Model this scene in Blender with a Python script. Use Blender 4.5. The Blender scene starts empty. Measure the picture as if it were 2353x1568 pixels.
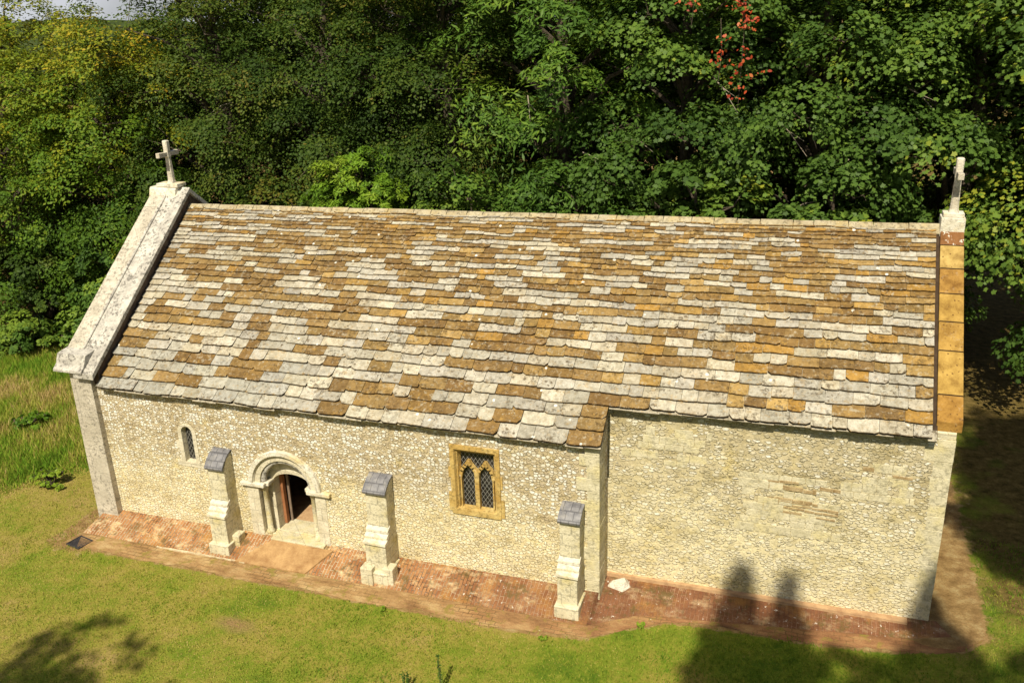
import bpy, math, random
import numpy as np
from mathutils import Vector, Matrix
scene = bpy.context.scene
COL = scene.collection
rnd = random.Random(7)

# ------------------------------------------------------------------ camera
cam_d = bpy.data.cameras.new('camera')
cam = bpy.data.objects.new('camera', cam_d); COL.objects.link(cam)
CPOS = Vector((17.2467, -15.9641, 11.8839))
def cam_axes(yaw=-0.3402, pit=0.3529, rol=-0.0344):
    f0 = Vector((math.sin(yaw), math.cos(yaw), 0)); r0 = Vector((math.cos(yaw), -math.sin(yaw), 0)); u0 = Vector((0, 0, 1))
    c, s = math.cos(pit), math.sin(pit)
    f1 = c*f0 - s*u0; u1 = c*u0 + s*f0
    c, s = math.cos(rol), math.sin(rol)
    return f1, c*r0 + s*u1, c*u1 - s*r0
F_, R_, U_ = cam_axes()
M = Matrix((R_, U_, -F_)).transposed().to_4x4(); M.translation = CPOS
cam.matrix_world = M
cam_d.sensor_width = 36; cam_d.lens = 2059.23/2352*36
cam_d.clip_start = 0.1; cam_d.clip_end = 3000
scene.camera = cam

# ------------------------------------------------------------------ light
LD = Vector((-0.03, 1.0, -1.23)).normalized()          # direction the sunlight travels
EL = math.asin(-LD.z); AZ = math.atan2(-LD.x, -LD.y)
world = bpy.data.worlds.new('World'); scene.world = world; world.use_nodes = True
wn = world.node_tree.nodes; wl = world.node_tree.links
sky = wn.new('ShaderNodeTexSky'); sky.sky_type = 'NISHITA'; sky.sun_disc = False
sky.sun_elevation = EL; sky.sun_rotation = AZ; sky.air_density = 1.0; sky.dust_density = 2.0; sky.ozone_density = 1.0
# pale cloud banks low in the north
tcw = wn.new('ShaderNodeTexCoord'); nzw = wn.new('ShaderNodeTexNoise'); wl.new(tcw.outputs['Generated'], nzw.inputs['Vector'])
nzw.inputs['Scale'].default_value = 3.0; nzw.inputs['Detail'].default_value = 6
rpw = wn.new('ShaderNodeValToRGB'); wl.new(nzw.outputs['Fac'], rpw.inputs[0]); rpw.color_ramp.elements[0].position = .30; rpw.color_ramp.elements[1].position = .48
sxw = wn.new('ShaderNodeSeparateXYZ'); wl.new(tcw.outputs['Generated'], sxw.inputs[0])
alt = wn.new('ShaderNodeMapRange'); wl.new(sxw.outputs[2], alt.inputs[0]); alt.inputs[1].default_value = .05; alt.inputs[2].default_value = .40; alt.inputs[3].default_value = 1; alt.inputs[4].default_value = .15
mlw = wn.new('ShaderNodeMath'); mlw.operation = 'MULTIPLY'; wl.new(rpw.outputs[0], mlw.inputs[0]); wl.new(alt.outputs[0], mlw.inputs[1])
mxw = wn.new('ShaderNodeMix'); mxw.data_type = 'RGBA'; wl.new(mlw.outputs[0], mxw.inputs[0]); wl.new(sky.outputs[0], mxw.inputs[6]); mxw.inputs[7].default_value = (8.4, 8.7, 9.2, 1)
wl.new(mxw.outputs[2], wn['Background'].inputs[0]); wn['Background'].inputs[1].default_value = 0.060
sun_d = bpy.data.lights.new('sun', 'SUN'); sun_d.energy = 5.0; sun_d.angle = math.radians(0.55); sun_d.color = (1.0, 0.91, 0.705)
sun = bpy.data.objects.new('sun', sun_d); COL.objects.link(sun)
sun.rotation_euler = LD.to_track_quat('-Z', 'Y').to_euler()
vs = scene.view_settings; vs.view_transform = 'Standard'; vs.look = 'None'; vs.exposure = 0.32; vs.gamma = 1.0; vs.use_curve_mapping = False
scene.cycles.max_bounces = 6; scene.cycles.diffuse_bounces = 3; scene.cycles.transmission_bounces = 3; scene.cycles.glossy_bounces = 2
scene.cycles.transparent_max_bounces = 4
try: scene.cycles.use_denoising = True
except Exception: pass

# ------------------------------------------------------------------ helpers
class MB:
    """collects polygons, with an optional colour per polygon"""
    def __init__(self): self.v = []; self.f = []; self.c = []; self.m = []
    def add(self, vs_, fs, col=(1, 1, 1, 1), mat=0):
        b = len(self.v); self.v += [tuple(q) for q in vs_]
        for f in fs: self.f.append([b+i for i in f]); self.c.append(col); self.m.append(mat)
    def box(self, x0, x1, y0, y1, z0, z1, col=(1, 1, 1, 1), mat=0):
        self.add([(x0,y0,z0),(x1,y0,z0),(x1,y1,z0),(x0,y1,z0),(x0,y0,z1),(x1,y0,z1),(x1,y1,z1),(x0,y1,z1)],
                 [(3,2,1,0),(4,5,6,7),(0,1,5,4),(1,2,6,5),(2,3,7,6),(3,0,4,7)], col, mat)
    def hexa(self, p, col=(1, 1, 1, 1), mat=0):   # 8 points: bottom ring then top ring
        self.add(p, [(3,2,1,0),(4,5,6,7),(0,1,5,4),(1,2,6,5),(2,3,7,6),(3,0,4,7)], col, mat)
    def prism_y(self, out, y0, y1, col=(1, 1, 1, 1), mat=0):  # outline in x,z, counter-clockwise seen from -y
        n = len(out)
        self.add([(x,y0,z) for x,z in out]+[(x,y1,z) for x,z in out],
                 [tuple(range(n)), tuple(range(2*n-1, n-1, -1))]+[(i, i+n, (i+1)%n+n, (i+1)%n) for i in range(n)], col, mat)
    def prism_x(self, out, x0, x1, col=(1, 1, 1, 1), mat=0):  # outline in y,z
        n = len(out)
        self.add([(x0,y,z) for y,z in out]+[(x1,y,z) for y,z in out],
                 [tuple(range(n-1, -1, -1)), tuple(range(n, 2*n))]+[(i, (i+1)%n, (i+1)%n+n, i+n) for i in range(n)], col, mat)
    def tube(self, pts, radii, n=8, col=(1, 1, 1, 1), cap=True):
        rings = []
        P = [Vector(p) for p in pts]
        for i, p in enumerate(P):
            t = (P[min(i+1, len(P)-1)]-P[max(i-1, 0)]).normalized()
            a = t.cross(Vector((0.13, 0.97, 0.21)));
            if a.length < .05: a = t.cross(Vector((1, 0, 0)))
            a.normalize(); b = t.cross(a)
            rings.append([p+(a*math.cos(2*math.pi*k/n)+b*math.sin(2*math.pi*k/n))*radii[i] for k in range(n)])
        fs = []
        for i in range(len(P)-1):
            for k in range(n): fs.append((i*n+k, i*n+(k+1)%n, (i+1)*n+(k+1)%n, (i+1)*n+k))
        if cap: fs += [tuple(range(n-1, -1, -1)), tuple(range((len(P)-1)*n, len(P)*n))]
        self.add([q for r in rings for q in r], fs, col)
    def arc_y(self, cx, cz, r0, r1, y0, y1, a0=0, a1=180, n=24, col=(1, 1, 1, 1)):  # an arch ring
        for i in range(n):
            q0 = math.radians(a0+(a1-a0)*i/n); q1 = math.radians(a0+(a1-a0)*(i+1)/n)
            pt = lambda r, q, y: (cx+r*math.cos(q), y, cz+r*math.sin(q))
            self.add([pt(r0,q0,y0), pt(r1,q0,y0), pt(r1,q1,y0), pt(r0,q1,y0), pt(r0,q0,y1), pt(r1,q0,y1), pt(r1,q1,y1), pt(r0,q1,y1)],
                     [(0,1,2,3),(7,6,5,4),(1,5,6,2),(4,0,3,7)]+([(0,4,5,1)] if i == 0 else [])+([(3,2,6,7)] if i == n-1 else []), col)
    def build(self, name, mat, parent=None, smooth=False, bevel=0):
        me = bpy.data.meshes.new(name); me.from_pydata(self.v, [], self.f)
        at = me.attributes.new('col', 'FLOAT_COLOR', 'FACE')
        at.data.foreach_set('color', np.array([c if len(c) == 4 else (*c, 1) for c in self.c], 'f').ravel())
        mats = mat if isinstance(mat, (list, tuple)) else [mat]
        for m in mats: me.materials.append(m)
        if len(mats) > 1: me.polygons.foreach_set('material_index', self.m)
        if smooth: me.polygons.foreach_set('use_smooth', [True]*len(me.polygons))
        me.update()
        o = bpy.data.objects.new(name, me); COL.objects.link(o)
        if parent is not None: o.parent = parent
        if bevel:
            md = o.modifiers.new('bevel', 'BEVEL'); md.width = bevel; md.segments = 2; md.limit_method = 'ANGLE'
        return o
def np_mesh(name, verts, nside, mat, parent=None, tint=None):
    """many equal polygons of nside corners from an (n*nside, 3) array"""
    n = len(verts)//nside
    me = bpy.data.meshes.new(name)
    me.vertices.add(len(verts)); me.vertices.foreach_set('co', np.asarray(verts, 'f').ravel())
    me.loops.add(n*nside); me.loops.foreach_set('vertex_index', np.arange(n*nside, dtype='i'))
    me.polygons.add(n); me.polygons.foreach_set('loop_start', np.arange(n, dtype='i')*nside)
    try: me.polygons.foreach_set('loop_total', np.full(n, nside, 'i'))
    except Exception: pass
    me.update(calc_edges=True)
    if tint is not None:
        at = me.attributes.new('tint', 'FLOAT', 'FACE'); at.data.foreach_set('value', np.asarray(tint, 'f'))
    me.materials.append(mat)
    o = bpy.data.objects.new(name, me); COL.objects.link(o)
    if parent is not None: o.parent = parent
    return o
def empty(name, loc=(0, 0, 0), parent=None):
    o = bpy.data.objects.new(name, None); COL.objects.link(o); o.location = loc; o.empty_display_size = .2
    if parent is not None: o.parent = parent
    return o
def tag(o, label=None, cat=None, group=None, kind=None):
    if label: o['label'] = label
    if cat: o['category'] = cat
    if group: o['group'] = group
    if kind: o['kind'] = kind
    return o
def cut(o, cutters):
    for c in cutters:
        md = o.modifiers.new('cut', 'BOOLEAN'); md.object = c; md.operation = 'DIFFERENCE'; md.solver = 'EXACT'
    bpy.context.view_layer.update()
    dg = bpy.context.evaluated_depsgraph_get()
    me = bpy.data.meshes.new_from_object(o.evaluated_get(dg))
    o.modifiers.clear(); old = o.data; o.data = me; me.name = o.name
    bpy.data.meshes.remove(old)
    for c in cutters:
        m = c.data; bpy.data.objects.remove(c); bpy.data.meshes.remove(m)

# ------------------------------------------------------------------ materials
class NT:
    def __init__(self, name, rough=.9, spec=.2):
        self.m = bpy.data.materials.new(name); self.m.use_nodes = True
        self.t = self.m.node_tree; self.n = self.t.nodes; self.b = self.n['Principled BSDF']
        self.b.inputs['Roughness'].default_value = rough; self.b.inputs['Specular IOR Level'].default_value = spec
        self.co = self.n.new('ShaderNodeTexCoord').outputs['Object']
    def link(self, a, b): self.t.links.new(a, b)
    def setin(self, s, v):
        if isinstance(v, bpy.types.NodeSocket): self.link(v, s)
        elif isinstance(v, (tuple, list)) and len(v) == 3 and s.type == 'RGBA': s.default_value = (*v, 1)
        else: s.default_value = v
    def mapv(self, scale=(1, 1, 1), rot=(0, 0, 0), loc=(0, 0, 0), src=None):
        k = self.n.new('ShaderNodeMapping'); self.link(src or self.co, k.inputs[0])
        k.inputs['Scale'].default_value = scale; k.inputs['Rotation'].default_value = rot; k.inputs['Location'].default_value = loc
        return k.outputs[0]
    def noise(self, scale, detail=4, rough=.55, vec=None, dist=0, out='Fac'):
        k = self.n.new('ShaderNodeTexNoise'); self.link(vec or self.co, k.inputs['Vector'])
        k.inputs['Scale'].default_value = scale; k.inputs['Detail'].default_value = detail; k.inputs['Roughness'].default_value = rough
        k.inputs['Distortion'].default_value = dist
        return k.outputs[out]
    def voro(self, scale, feature='F1', vec=None, out='Distance', rand=1):
        k = self.n.new('ShaderNodeTexVoronoi'); k.feature = feature; self.link(vec or self.co, k.inputs['Vector'])
        k.inputs['Scale'].default_value = scale; k.inputs['Randomness'].default_value = rand
        return k.outputs[out]
    def ramp(self, fac, stops, interp='LINEAR'):
        k = self.n.new('ShaderNodeValToRGB'); self.setin(k.inputs[0], fac); r = k.color_ramp; r.interpolation = interp
        while len(r.elements) > 1: r.elements.remove(r.elements[-1])
        for i, (p, c) in enumerate(stops):
            e = r.elements[0] if i == 0 else r.elements.new(p)
            e.position = p
            if not isinstance(c, (tuple, list)): c = (c, c, c)
            e.color = (*c, 1) if len(c) == 3 else c
        return k.outputs[0]
    def mix(self, fac, a, b, mode='MIX'):
        k = self.n.new('ShaderNodeMix'); k.data_type = 'RGBA'; k.blend_type = mode
        self.setin(k.inputs[0], fac); self.setin(k.inputs[6], a); self.setin(k.inputs[7], b)
        return k.outputs[2]
    def math(self, op, a, b=0.0, c=None, clamp=False):
        k = self.n.new('ShaderNodeMath'); k.operation = op; k.use_clamp = clamp
        self.setin(k.inputs[0], a); self.setin(k.inputs[1], b)
        if c is not None: self.setin(k.inputs[2], c)
        return k.outputs[0]
    def attr(self, name, out='Color'):
        k = self.n.new('ShaderNodeAttribute'); k.attribute_name = name; return k.outputs[out]
    def xyz(self, src=None):
        k = self.n.new('ShaderNodeSeparateXYZ'); self.link(src or self.co, k.inputs[0]); return k.outputs
    def vadd(self, a, b):
        k = self.n.new('ShaderNodeVectorMath'); k.operation = 'ADD'; self.setin(k.inputs[0], a); self.setin(k.inputs[1], b); return k.outputs[0]
    def warp(self, amt, scale, vec=None):
        n = self.noise(scale, 2, .5, vec, out='Color')
        k = self.n.new('ShaderNodeVectorMath'); k.operation = 'MULTIPLY_ADD'
        self.link(n, k.inputs[0]); k.inputs[1].default_value = (amt,)*3; self.link(vec or self.co, k.inputs[2]); return k.outputs[0]
    def bump(self, h, dist, strength=1.0, prev=None):
        k = self.n.new('ShaderNodeBump'); k.inputs['Distance'].default_value = dist; k.inputs['Strength'].default_value = strength
        self.setin(k.inputs['Height'], h)
        if prev is not None: self.link(prev, k.inputs['Normal'])
        return k.outputs[0]
    def done(self, col, nrm=None, rough=None):
        self.setin(self.b.inputs['Base Color'], col)
        if nrm is not None: self.link(nrm, self.b.inputs['Normal'])
        if rough is not None: self.setin(self.b.inputs['Roughness'], rough)
        return self.m

def masonry(name, scale, squash, stops, mort_hi, mort_lo, lowk, size, pale, bump, stain, rand=.85):
    """rounded stones bedded in lime mortar; the foot of the wall keeps more old limewash"""
    n = NT(name); z = n.xyz()[2]
    v = n.warp(.07, 5, n.mapv((1.0, 1.0, squash)))
    d = n.voro(scale, 'F1', v, rand=rand); cr = n.xyz(n.voro(scale, 'F1', v, 'Color', rand=rand)); edge = n.voro(scale, 'DISTANCE_TO_EDGE', v, rand=rand)
    low = n.math('MULTIPLY_ADD', n.noise(1.1, 5, .62), 2.6, n.math('MULTIPLY_ADD', z, lowk[0], lowk[1]), clamp=True)
    stone = n.ramp(cr[0], stops)
    mort = n.mix(low, mort_hi, mort_lo)
    mort = n.mix(.7, mort, n.ramp(n.noise(9, 4, .65), [(.32, (.72,.70,.66)), (.62, (1.1,1.08,1.05))]), 'MULTIPLY')
    r_ = n.math('MULTIPLY_ADD', cr[1], .22, size)                       # every stone its own size
    body = n.math('MULTIPLY', n.ramp(n.math('DIVIDE', d, r_), [(.82, 1), (1.08, 0)]), n.ramp(edge, [(.025, 0), (.085, 1)]))
    c = n.mix(body, mort, n.mix(n.math('MULTIPLY', low, .60), stone, pale))
    st = n.ramp(n.noise(1.2, 6, .66, n.mapv((1,1,1.6))), [(.34, stain), (.55, (1,1,1))])
    c = n.mix(.8, c, st, 'MULTIPLY')
    yl = n.ramp(n.noise(1.9, 4, .62, n.mapv(loc=(5,0,3))), [(.56, 0), (.74, .55)])
    c = n.mix(yl, c, (.70,.56,.22))
    c = n.mix(.6, c, n.ramp(n.noise(30, 4, .7), [(.32, .66), (.66, 1.04)]), 'MULTIPLY')
    h = n.math('MINIMUM', n.math('MULTIPLY', body, .13), edge)
    nm = n.bump(h, bump, 1.0); nm = n.bump(n.noise(16, 5, .7), .03, .9, nm)
    return n.done(c, nm)
def flint_material():
    return masonry('nave_flint', 10.6, 1.45, [(0, (.50,.41,.27)), (.25, (.62,.53,.38)), (.48, (.74,.67,.52)), (.62, (.87,.83,.74)), (1, (.93,.91,.85))],
                   (.58,.49,.325), (.82,.72,.46), (-.95,.85), .50, (.92,.83,.56), .20, (.72,.67,.55))
def rubble_material():
    return masonry('chancel_rubble', 8.2, 1.9, [(0, (.54,.47,.31)), (.35, (.65,.58,.41)), (.66, (.74,.67,.50)), (.84, (.84,.79,.66)), (1, (.91,.88,.80))],
                   (.60,.525,.345), (.78,.70,.46), (-.55,.45), .46, (.87,.80,.57), .20, (.66,.62,.47), 1)
def ashlar_material(name, base, dark, spots=.5, joints=None, yellow=None, rough=.9):
    """dressed limestone: soft blotches, lichen, optional joints"""
    n = NT(name, rough)
    c = n.ramp(n.noise(3.2, 6, .62), [(.34, dark), (.60, base)])
    if yellow is not None:
        c = n.mix(n.ramp(n.noise(2.3, 4, .6, n.mapv(loc=(3,8,1))), [(.48, 0), (.66, .75)]), c, yellow)
    sp = n.ramp(n.noise(13, 5, .72), [(.50, 0), (.59, spots)])
    sp = n.math('MULTIPLY', sp, n.ramp(n.noise(2.6, 3, .5, n.mapv(loc=(9,2,4))), [(.32, 0), (.50, 1)]))
    c = n.mix(sp, c, tuple(q*.38 for q in dark))
    c = n.mix(n.ramp(n.noise(17, 3, .65, n.mapv(loc=(1,1,6))), [(.66, 0), (.72, .5)]), c, (.82,.80,.74))
    h = n.noise(30, 5, .65)
    c = n.mix(.35, c, n.ramp(h, [(.3, .75), (.7, 1)]), 'MULTIPLY')
    nm = n.bump(h, .018, .9); nm = n.bump(n.noise(6, 3), .03, .6, nm)
    if joints:
        w, hh = joints
        k = n.n.new('ShaderNodeTexBrick'); x = n.xyz(n.warp(.02, 5)); q = n.n.new('ShaderNodeCombineXYZ')
        n.link(n.math('ADD', x[0], x[1]), q.inputs[0]); n.link(x[2], q.inputs[1]); n.link(q.outputs[0], k.inputs['Vector'])
        k.inputs['Scale'].default_value = 1; k.inputs['Brick Width'].default_value = w; k.inputs['Row Height'].default_value = hh
        k.inputs['Mortar Size'].default_value = .012; k.inputs['Mortar Smooth'].default_value = .4
        k.inputs['Color1'].default_value = (1,1,1,1); k.inputs['Color2'].default_value = (.80,.78,.72,1)
        c = n.mix(.28, c, k.outputs['Color'], 'MULTIPLY')
        jv = n.ramp(n.noise(1.7, 3, .6, n.mapv(loc=(0,3,8))), [(.42, .01), (.66, .16)])
        c = n.mix(n.math('MULTIPLY', k.outputs['Fac'], jv), c, tuple(q*.6 for q in dark))
        nm = n.bump(n.math('MULTIPLY', k.outputs['Fac'], jv), -.012, 1, nm)
    return n.done(c, nm)
def tile_material():
    n = NT('stone_tile', .92, .12)
    a = n.attr('col'); al = n.attr('col', 'Alpha')
    v = n.warp(.05, 9)
    big = n.noise(7, 5, .65, v); fine = n.noise(30, 4, .7, v)
    c = n.mix(.8, a, n.ramp(big, [(.32, (.62,.57,.48)), (.60, (1.10,1.07,1.02))]), 'MULTIPLY')
    c = n.mix(.6, c, n.ramp(fine, [(.32, .60), (.62, 1.05)]), 'MULTIPLY')
    blot = n.ramp(n.noise(9, 6, .75, n.mapv(loc=(6,2,8))), [(.54, 0), (.63, .7)])   # grey lichen spreading over neighbours
    c = n.mix(n.math('MULTIPLY', blot, n.math('SUBTRACT', .9, al, clamp=True)), c, (.45,.42,.33))
    wash = n.ramp(n.noise(8, 6, .75, n.mapv(loc=(1,7,3))), [(.54, 0), (.64, .7)])    # ochre growth on the pale ones
    c = n.mix(n.math('MULTIPLY', wash, al), c, (.28,.19,.08))
    # yellow-orange lichen
    yl = n.ramp(n.noise(9, 4, .65, n.mapv(loc=(4,4,4))), [(.56, 0), (.70, .6)])
    c = n.mix(n.math('MULTIPLY', yl, n.math('SUBTRACT', 1.15, al, clamp=True)), c, (.42,.255,.065))
    # dark moss and lichen dots, strongest where alpha is high
    d1 = n.ramp(n.voro(6.0, 'F1', n.warp(.10, 10)), [(.15, 1), (.24, 0)])
    rn = n.ramp(n.noise(2.4, 3, .6, n.mapv(loc=(7,1,2))), [(.40, 0), (.52, 1)])
    d1 = n.math('MULTIPLY', d1, rn)
    d2 = n.ramp(n.noise(12, 5, .75, n.mapv(loc=(1,5,2))), [(.545, 0), (.60, 1)])
    d2 = n.math('MULTIPLY', d2, n.ramp(n.noise(1.9, 3, .6), [(.44, 0), (.60, .95)]))
    dd = n.math('MAXIMUM', n.math('MULTIPLY', d1, n.math('MULTIPLY_ADD', al, .6, .3)), n.math('MULTIPLY', d2, .8))
    c = n.mix(n.math('MULTIPLY', dd, .9), c, (.085,.055,.028))
    wv = n.ramp(n.voro(2.1, 'F1', n.warp(.04, 12, n.mapv(loc=(2,3,1)))), [(.05, 1), (.085, 0)])
    c = n.mix(n.math('MULTIPLY', wv, .8), c, (.85,.83,.76))
    nm = n.bump(big, .02, .8); nm = n.bump(fine, .010, .9, nm); nm = n.bump(dd, .012, .8, nm)
    return n.done(c, nm)
def flat_noise(name, c0, c1, scale=8, rough=.85, bump=.01, spec=.2, bscale=25, use_attr=False):
    n = NT(name, rough, spec)
    f = n.noise(scale, 6, .65)
    c = n.ramp(f, [(.33, c0), (.66, c1)])
    if use_attr: c = n.mix(1, c, n.attr('col'), 'MULTIPLY')
    return n.done(c, n.bump(n.noise(bscale, 4, .6), bump, .9))
def leaf_material(name, stops, trans=(.30,.42,.05), rough=.5, spec=.25):
    n = NT(name, rough, spec)
    c = n.ramp(n.attr('tint', 'Fac'), stops)
    n.setin(n.b.inputs['Base Color'], c)
    tr = n.n.new('ShaderNodeBsdfTranslucent')
    n.link(n.mix(.55, c, trans), tr.inputs[0])
    mx = n.n.new('ShaderNodeMixShader'); mx.inputs[0].default_value = .22
    n.link(n.b.outputs[0], mx.inputs[1]); n.link(tr.outputs[0], mx.inputs[2])
    n.link(mx.outputs[0], n.n['Material Output'].inputs[0])
    return n.m
def brick_path_material():
    n = NT('worn_brick', .95, .1)
    x = n.xyz(n.warp(.05, 3)); q = n.n.new('ShaderNodeCombineXYZ')
    n.link(x[1], q.inputs[0]); n.link(x[0], q.inputs[1])
    k = n.n.new('ShaderNodeTexBrick'); n.link(q.outputs[0], k.inputs['Vector'])
    k.inputs['Scale'].default_value = 1; k.inputs['Brick Width'].default_value = .225; k.inputs['Row Height'].default_value = .085
    k.inputs['Mortar Size'].default_value = .009; k.inputs['Mortar Smooth'].default_value = .3; k.inputs['Bias'].default_value = 0
    k.inputs['Color1'].default_value = (.33,.155,.068,1); k.inputs['Color2'].default_value = (.46,.26,.12,1)
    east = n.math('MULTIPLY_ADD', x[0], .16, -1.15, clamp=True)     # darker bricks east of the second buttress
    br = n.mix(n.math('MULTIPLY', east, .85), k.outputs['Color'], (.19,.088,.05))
    br = n.mix(.8, br, n.ramp(n.noise(2.2, 5, .65), [(.33, (.62,.52,.48)), (.62, (1.1,1.05,1))]), 'MULTIPLY')
    # bricks one by one washed with pale lime
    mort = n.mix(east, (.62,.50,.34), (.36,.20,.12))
    vis = n.ramp(n.noise(1.6, 4, .6, n.mapv(loc=(3,1,0))), [(.40, .10), (.58, .85)])
    c = n.mix(n.math('MULTIPLY', k.outputs['Fac'], vis), br, mort)
    wl_ = n.ramp(n.noise(2.6, 6, .72, n.mapv((1,1.6,1), loc=(8,3,0))), [(.52, 0), (.66, .85)])
    c = n.mix(n.math('MULTIPLY', wl_, n.math('MULTIPLY_ADD', east, -.55, .9)), c, (.70,.57,.34))
    sp = n.ramp(n.noise(12, 4, .7, n.mapv(loc=(4,9,0))), [(.64, 0), (.67, .9)])
    c = n.mix(sp, c, (.74,.70,.62))
    og = n.ramp(n.noise(1.4, 4, .6, n.mapv(loc=(1,4,3))), [(.54, 0), (.70, .6)])
    c = n.mix(og, c, (.42,.22,.06))
    ms = n.ramp(n.noise(2.9, 6, .72, n.mapv(loc=(9,9,1))), [(.53, 0), (.63, .75)])
    c = n.mix(ms, c, (.13,.095,.035))
    c = n.mix(.6, c, n.ramp(n.noise(40, 3, .65), [(.3, .6), (.7, 1.05)]), 'MULTIPLY')
    nm = n.bump(k.outputs['Fac'], -.015, .8); nm = n.bump(n.noise(28, 4), .012, .9, nm)
    return n.done(c, nm)
def dirt_material():
    n = NT('trodden_path', .97, .08)
    x = n.xyz()
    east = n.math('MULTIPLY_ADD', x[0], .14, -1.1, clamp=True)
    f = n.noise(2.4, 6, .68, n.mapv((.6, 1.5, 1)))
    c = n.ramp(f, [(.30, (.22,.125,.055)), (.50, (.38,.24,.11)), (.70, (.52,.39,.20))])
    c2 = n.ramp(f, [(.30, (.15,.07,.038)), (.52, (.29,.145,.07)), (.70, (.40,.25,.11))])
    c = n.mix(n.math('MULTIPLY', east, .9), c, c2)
    k = n.n.new('ShaderNodeTexBrick'); n.link(n.mapv(src=n.warp(.12, 2.5)), k.inputs['Vector'])
    k.inputs['Scale'].default_value = 1; k.inputs['Brick Width'].default_value = .23; k.inputs['Row Height'].default_value = .11; k.inputs['Mortar Size'].default_value = .010
    k.inputs['Color1'].default_value = (1.1,1.0,.95,1); k.inputs['Color2'].default_value = (.70,.62,.58,1)
    bv = n.ramp(n.noise(1.1, 4, .6, n.mapv(loc=(3,3,3))), [(.42, .0), (.64, .55)])
    c = n.mix(bv, c, k.outputs['Color'], 'MULTIPLY'); c = n.mix(n.math('MULTIPLY', n.math('MULTIPLY', k.outputs['Fac'], bv), .6), c, (.16,.11,.05))
    c = n.mix(n.ramp(n.noise(3.1, 5, .65, n.mapv(loc=(6,2,0))), [(.54, 0), (.64, .75)]), c, (.24,.20,.045))
    c = n.mix(n.ramp(n.noise(16, 4, .7, n.mapv(loc=(2,2,2))), [(.69, 0), (.72, .8)]), c, (.72,.66,.55))
    c = n.mix(.6, c, n.ramp(n.noise(36, 4, .65), [(.3, .6), (.7, 1.05)]), 'MULTIPLY')
    return n.done(c, n.bump(n.noise(20, 5), .02, .9))
def lawn_material():
    n = NT('lawn', .98, .05)
    x = n.xyz()
    f = n.noise(.55, 6, .62); g = n.noise(3.2, 5, .65)
    f2 = n.math('ADD', n.math('MULTIPLY_ADD', x[0], -.008, n.math('ADD', f, .085)), n.math('MULTIPLY_ADD', g, .30, -.15))
    c = n.ramp(n.math('ADD', f2, n.math('MULTIPLY_ADD', n.noise(11, 4, .7), .36, -.18)), [(.30, (.095,.165,.016)), (.46, (.20,.25,.028)), (.60, (.31,.275,.055)), (.78, (.40,.29,.11))])
    # leaf litter and bare earth east of the chapel and under the wood
    lit = n.math('MULTIPLY_ADD', x[0], .55, n.math('MULTIPLY_ADD', n.noise(.9, 5, .6), 4.2, -13.3), clamp=True)
    wd = n.math('MULTIPLY_ADD', x[1], .35, n.math('MULTIPLY_ADD', n.noise(.8, 4, .6), 2.0, -4.2), clamp=True)
    lit = n.math('MAXIMUM', n.math('MULTIPLY', lit, n.math('MULTIPLY_ADD', x[1], .30, .55, clamp=True)), wd)
    lc = n.ramp(n.noise(4, 5, .7), [(.34, (.07,.038,.016)), (.55, (.20,.125,.05)), (.72, (.34,.22,.09))])
    c = n.mix(n.math('MULTIPLY', lit, .85), c, lc)
    # bare patch in the turf
    dx = n.math('MULTIPLY_ADD', x[0], 1.0, -6.05); dy = n.math('MULTIPLY_ADD', x[1], 2.2, 6.2)
    r = n.math('SQRT', n.math('ADD', n.math('MULTIPLY', dx, dx), n.math('MULTIPLY', dy, dy)))
    pt = n.ramp(n.math('ADD', r, n.math('MULTIPLY_ADD', g, 1.0, -.5)), [(.12, .85), (.72, 0)])
    c = n.mix(pt, c, (.33,.20,.10))
    dm = n.math('ADD', n.attr('dirt', 'Fac'), n.math('MULTIPLY_ADD', n.noise(3.4, 6, .72), 1.7, -.85))
    ec = n.ramp(n.noise(3.4, 6, .68), [(.32, (.20,.115,.05)), (.52, (.34,.215,.095)), (.70, (.48,.36,.18))])
    c = n.mix(n.ramp(dm, [(.34, 0), (.62, .95)]), c, ec)
    c = n.mix(.6, c, n.ramp(n.noise(26, 4, .7), [(.3, .55), (.68, 1.1)]), 'MULTIPLY')
    return n.done(c, n.bump(n.noise(30, 4, .7), .04, 1.0))
MAT = {}
MAT['flint'] = flint_material(); MAT['rubble'] = rubble_material(); MAT['tile'] = tile_material()
MAT['lime'] = ashlar_material('pale_limestone', (.74,.68,.54), (.56,.50,.36), .4, (.62,.34))
MAT['grey_lime'] = ashlar_material('grey_limestone', (.60,.57,.51), (.36,.335,.30), .9)
MAT['pilaster'] = ashlar_material('pilaster_limestone', (.60,.545,.455), (.44,.395,.32), .7, (3.0,.9))
MAT['white_stone'] = ashlar_material('white_stone', (.78,.74,.64), (.60,.55,.43), .5, None, (.66,.52,.24))
MAT['butt'] = ashlar_material('buttress_stone', (.74,.68,.51), (.58,.52,.36), .5, (.40,.27), (.55,.46,.20))
MAT['quoin'] = ashlar_material('quoin_stone', (.66,.60,.44), (.53,.47,.31), .4, (.62,.30), (.64,.55,.27))
MAT['parapet'] = flat_noise('stained_shaded_parapet', (.06,.04,.032), (.16,.115,.085), 5, .95, .02)  # dark stain, with the shade of the parapet side put into the colour
MAT['patch'] = ashlar_material('patch_stone', (.68,.62,.45), (.52,.47,.31), .5, None, (.66,.57,.30))
MAT['ochre'] = ashlar_material('ochre_limestone', (.58,.40,.135), (.42,.26,.07), .6, None, (.62,.48,.20))
MAT['cross'] = ashlar_material('weathered_cross_stone', (.72,.67,.56), (.46,.40,.31), .6)
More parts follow.
